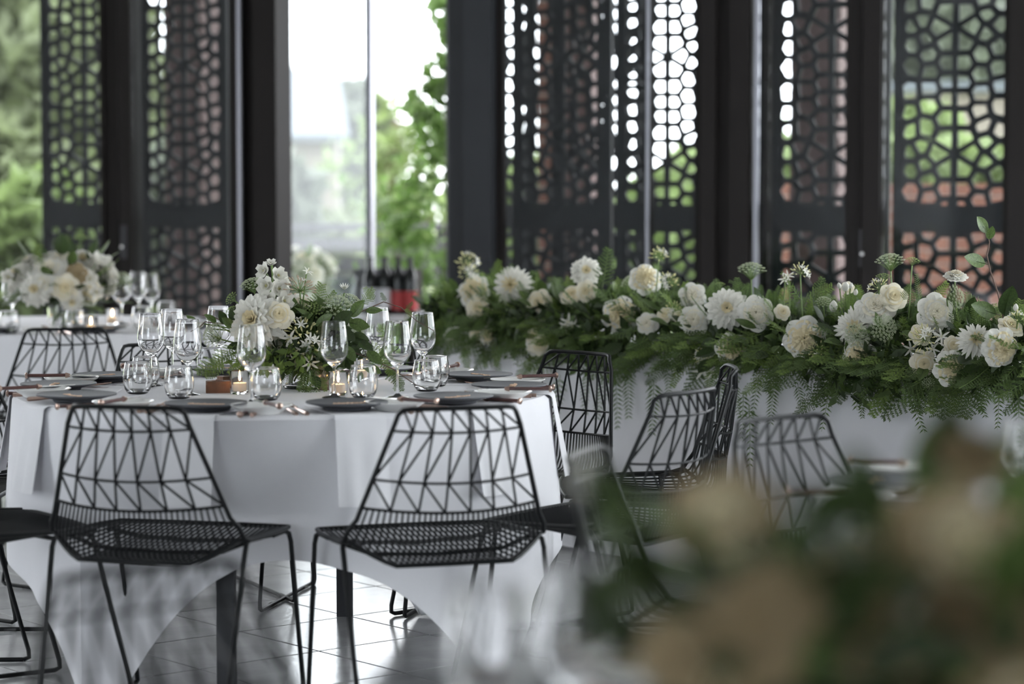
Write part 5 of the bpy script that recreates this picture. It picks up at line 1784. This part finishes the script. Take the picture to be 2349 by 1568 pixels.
for a in (('lace_umbel', 1724, 618, 70, (0, -.25, 1), .12, 0), ('lace_umbel', 2042, 598, 72, (-.1, -.25, 1), .1, 0), ('green_umbel', 2095, 597, 36, (.2, -.2, 1), .12, 0), ('green_umbel', 2027, 634, 38, (0, -.2, 1), .06, 0),
          ('lace_umbel', 1966, 770, 62, (-.1, -1, .25), -.15, 1), ('lace_umbel', 2026, 752, 66, (.05, -1, .25), -.15, 1), ('lace_umbel', 2188, 682, 60, (.7, -.8, .2), .02, 1), ('lace_umbel', 1446, 644, 52, (-.6, -.3, .9), .15, 0),
          ('green_umbel', 1652, 652, 26, (0, -.2, 1), .1, 0), ('lace_umbel', 1890, 692, 40, (0, -.6, .8), .05, 0), ('lace_umbel', 1240, 750, 40, (-.4, -1, .3), -.1, 0), ('lace_umbel', 2130, 880, 34, F, -.12, 0)):
    gb(*a[:5], dy=a[5], var=a[6])
for a in (('agapanthus', 1836, 628, 60, (.1, -.4, 1), .12, 0), ('agapanthus', 2016, 664, 66, (-.1, -.5, 1), .03, 0), ('agapanthus', 2120, 778, 80, (-.1, -1, .2), -.13, 1), ('agapanthus', 1074, 605, 66, (-.1, -.5, 1), .1, 1), ('agapanthus', 1076, 628, 60, (-.2, -.7, .8), .08, 0),
          ('agapanthus', 1512, 590, 54, (0, -.4, 1), .15, 0), ('agapanthus', 1532, 648, 60, (.2, -.5, 1), .1, 0), ('agapanthus', 1880, 806, 60, (-.5, -1, -.1), -.13, 0), ('agapanthus', 1545, 714, 54, (-.1, -1, .4), -.04, 0), ('agapanthus', 2334, 738, 66, (.3, -.6, .8), -.06, 0), ('agapanthus', 1612, 815, 50, F, -.12, 1)):
    gb(*a[:5], dy=a[5], var=a[6])
for a in ((1305, 738, 34), (1298, 748, 30), (1316, 746, 28), (2160, 772, 34), (2170, 795, 30), (1800, 640, 26), (1808, 632, 24), (1625, 820, 34), (1612, 850, 40), (1640, 852, 36), (1690, 690, 30), (2090, 800, 34), (2140, 800, 30), (1060, 672, 26), (1250, 690, 24), (1835, 800, 30)):
    gb('nerine', a[0], a[1], a[2]*1.2, (gr.uniform(-.5, .3), -1, gr.uniform(-.2, .5)), dy=-.10 if a[1] > 720 else .05)
for a in ((1912, 702, 28, (0, -.2, 1)), (1963, 670, 15, (.1, -.2, 1)), (1925, 655, 15, (-.3, -.2, 1)), (1940, 657, 24, (0, -.5, 1)), (1952, 655, 14, (.3, -.2, 1)), (2330, 705, 18, (0, -.2, 1))):
    gb('rose_bud', a[0], a[1], a[2], a[3], dy=.0)
gb('rose', 2192, 632, 52, (0, -.35, 1), dy=.03, var=2, root=(2185, 770))
# tall leafy twig at the near end
def gtwig(pts, dy=.05, rad=.0028):
    P = [at(x, y, gline_Y(2280) + dy) - Vector((g0.x, g0.y, TZ)) for x, y in pts]
    obj('twig', MB().tube([tuple(p) for p in P], [rad*(1 - .6*k/len(P)) for k in range(len(P))], 6), M['twig'], gl)
gtwig([(2305, 760), (2300, 720), (2288, 668), (2272, 622), (2264, 585), (2270, 555), (2262, 525), (2252, 508)])
for (x, y, x2, y2, v) in ((2268, 535, 2240, 498, 0), (2268, 552, 2276, 518, 0), (2266, 606, 2212, 590, 0), (2292, 722, 2228, 700, 0), (2302, 730, 2320, 655, 1), (2270, 545, 2262, 520, 2)):
    a, b = at(x, y, gline_Y(2280) + .04), at(x2, y2, gline_Y(2280) + .01)
    green(gl, gi, 'leaf', a, b - a, (.1, -1, .35), (b - a).length*1.05, v)
# tall tendrils along the top
for (x, y, x2, y2) in ((1382, 660, 1395, 575), (1180, 640, 1150, 618), (1130, 640, 1145, 600), (1700, 690, 1690, 640), (1720, 660, 1680, 650), (1870, 700, 1885, 640), (1840, 690, 1795, 640), (1850, 690, 1905, 660), (2110, 690, 2100, 640), (2140, 700, 2170, 650), (2070, 690, 2085, 655), (1660, 690, 1640, 655), (1010, 720, 1000, 660), (1040, 700, 1020, 650), (1280, 690, 1270, 655), (1440, 690, 1400, 660), (1560, 690, 1570, 650), (2330, 740, 2340, 690)):
    Y = gline_Y(x) + .05
    a, b = at(x, y, Y), at(x2, y2, Y)
    green(gl, gi, 'fern_plume' if gr.random() < .8 else 'pepper_sprig', a, b - a, (0, -1, .3), (b - a).length*1.25, r=gr)
# wine glasses standing behind the garland
for (x, y, l) in ((1250, 790, 'wine glass peeping over the garland between the spider dahlia and the single dahlia'),):
    p = on(x, 770, TZ)
    wine_glass((at(x, 430, gline_Y(x) + .45)), l, 'wine glasses on the long table')
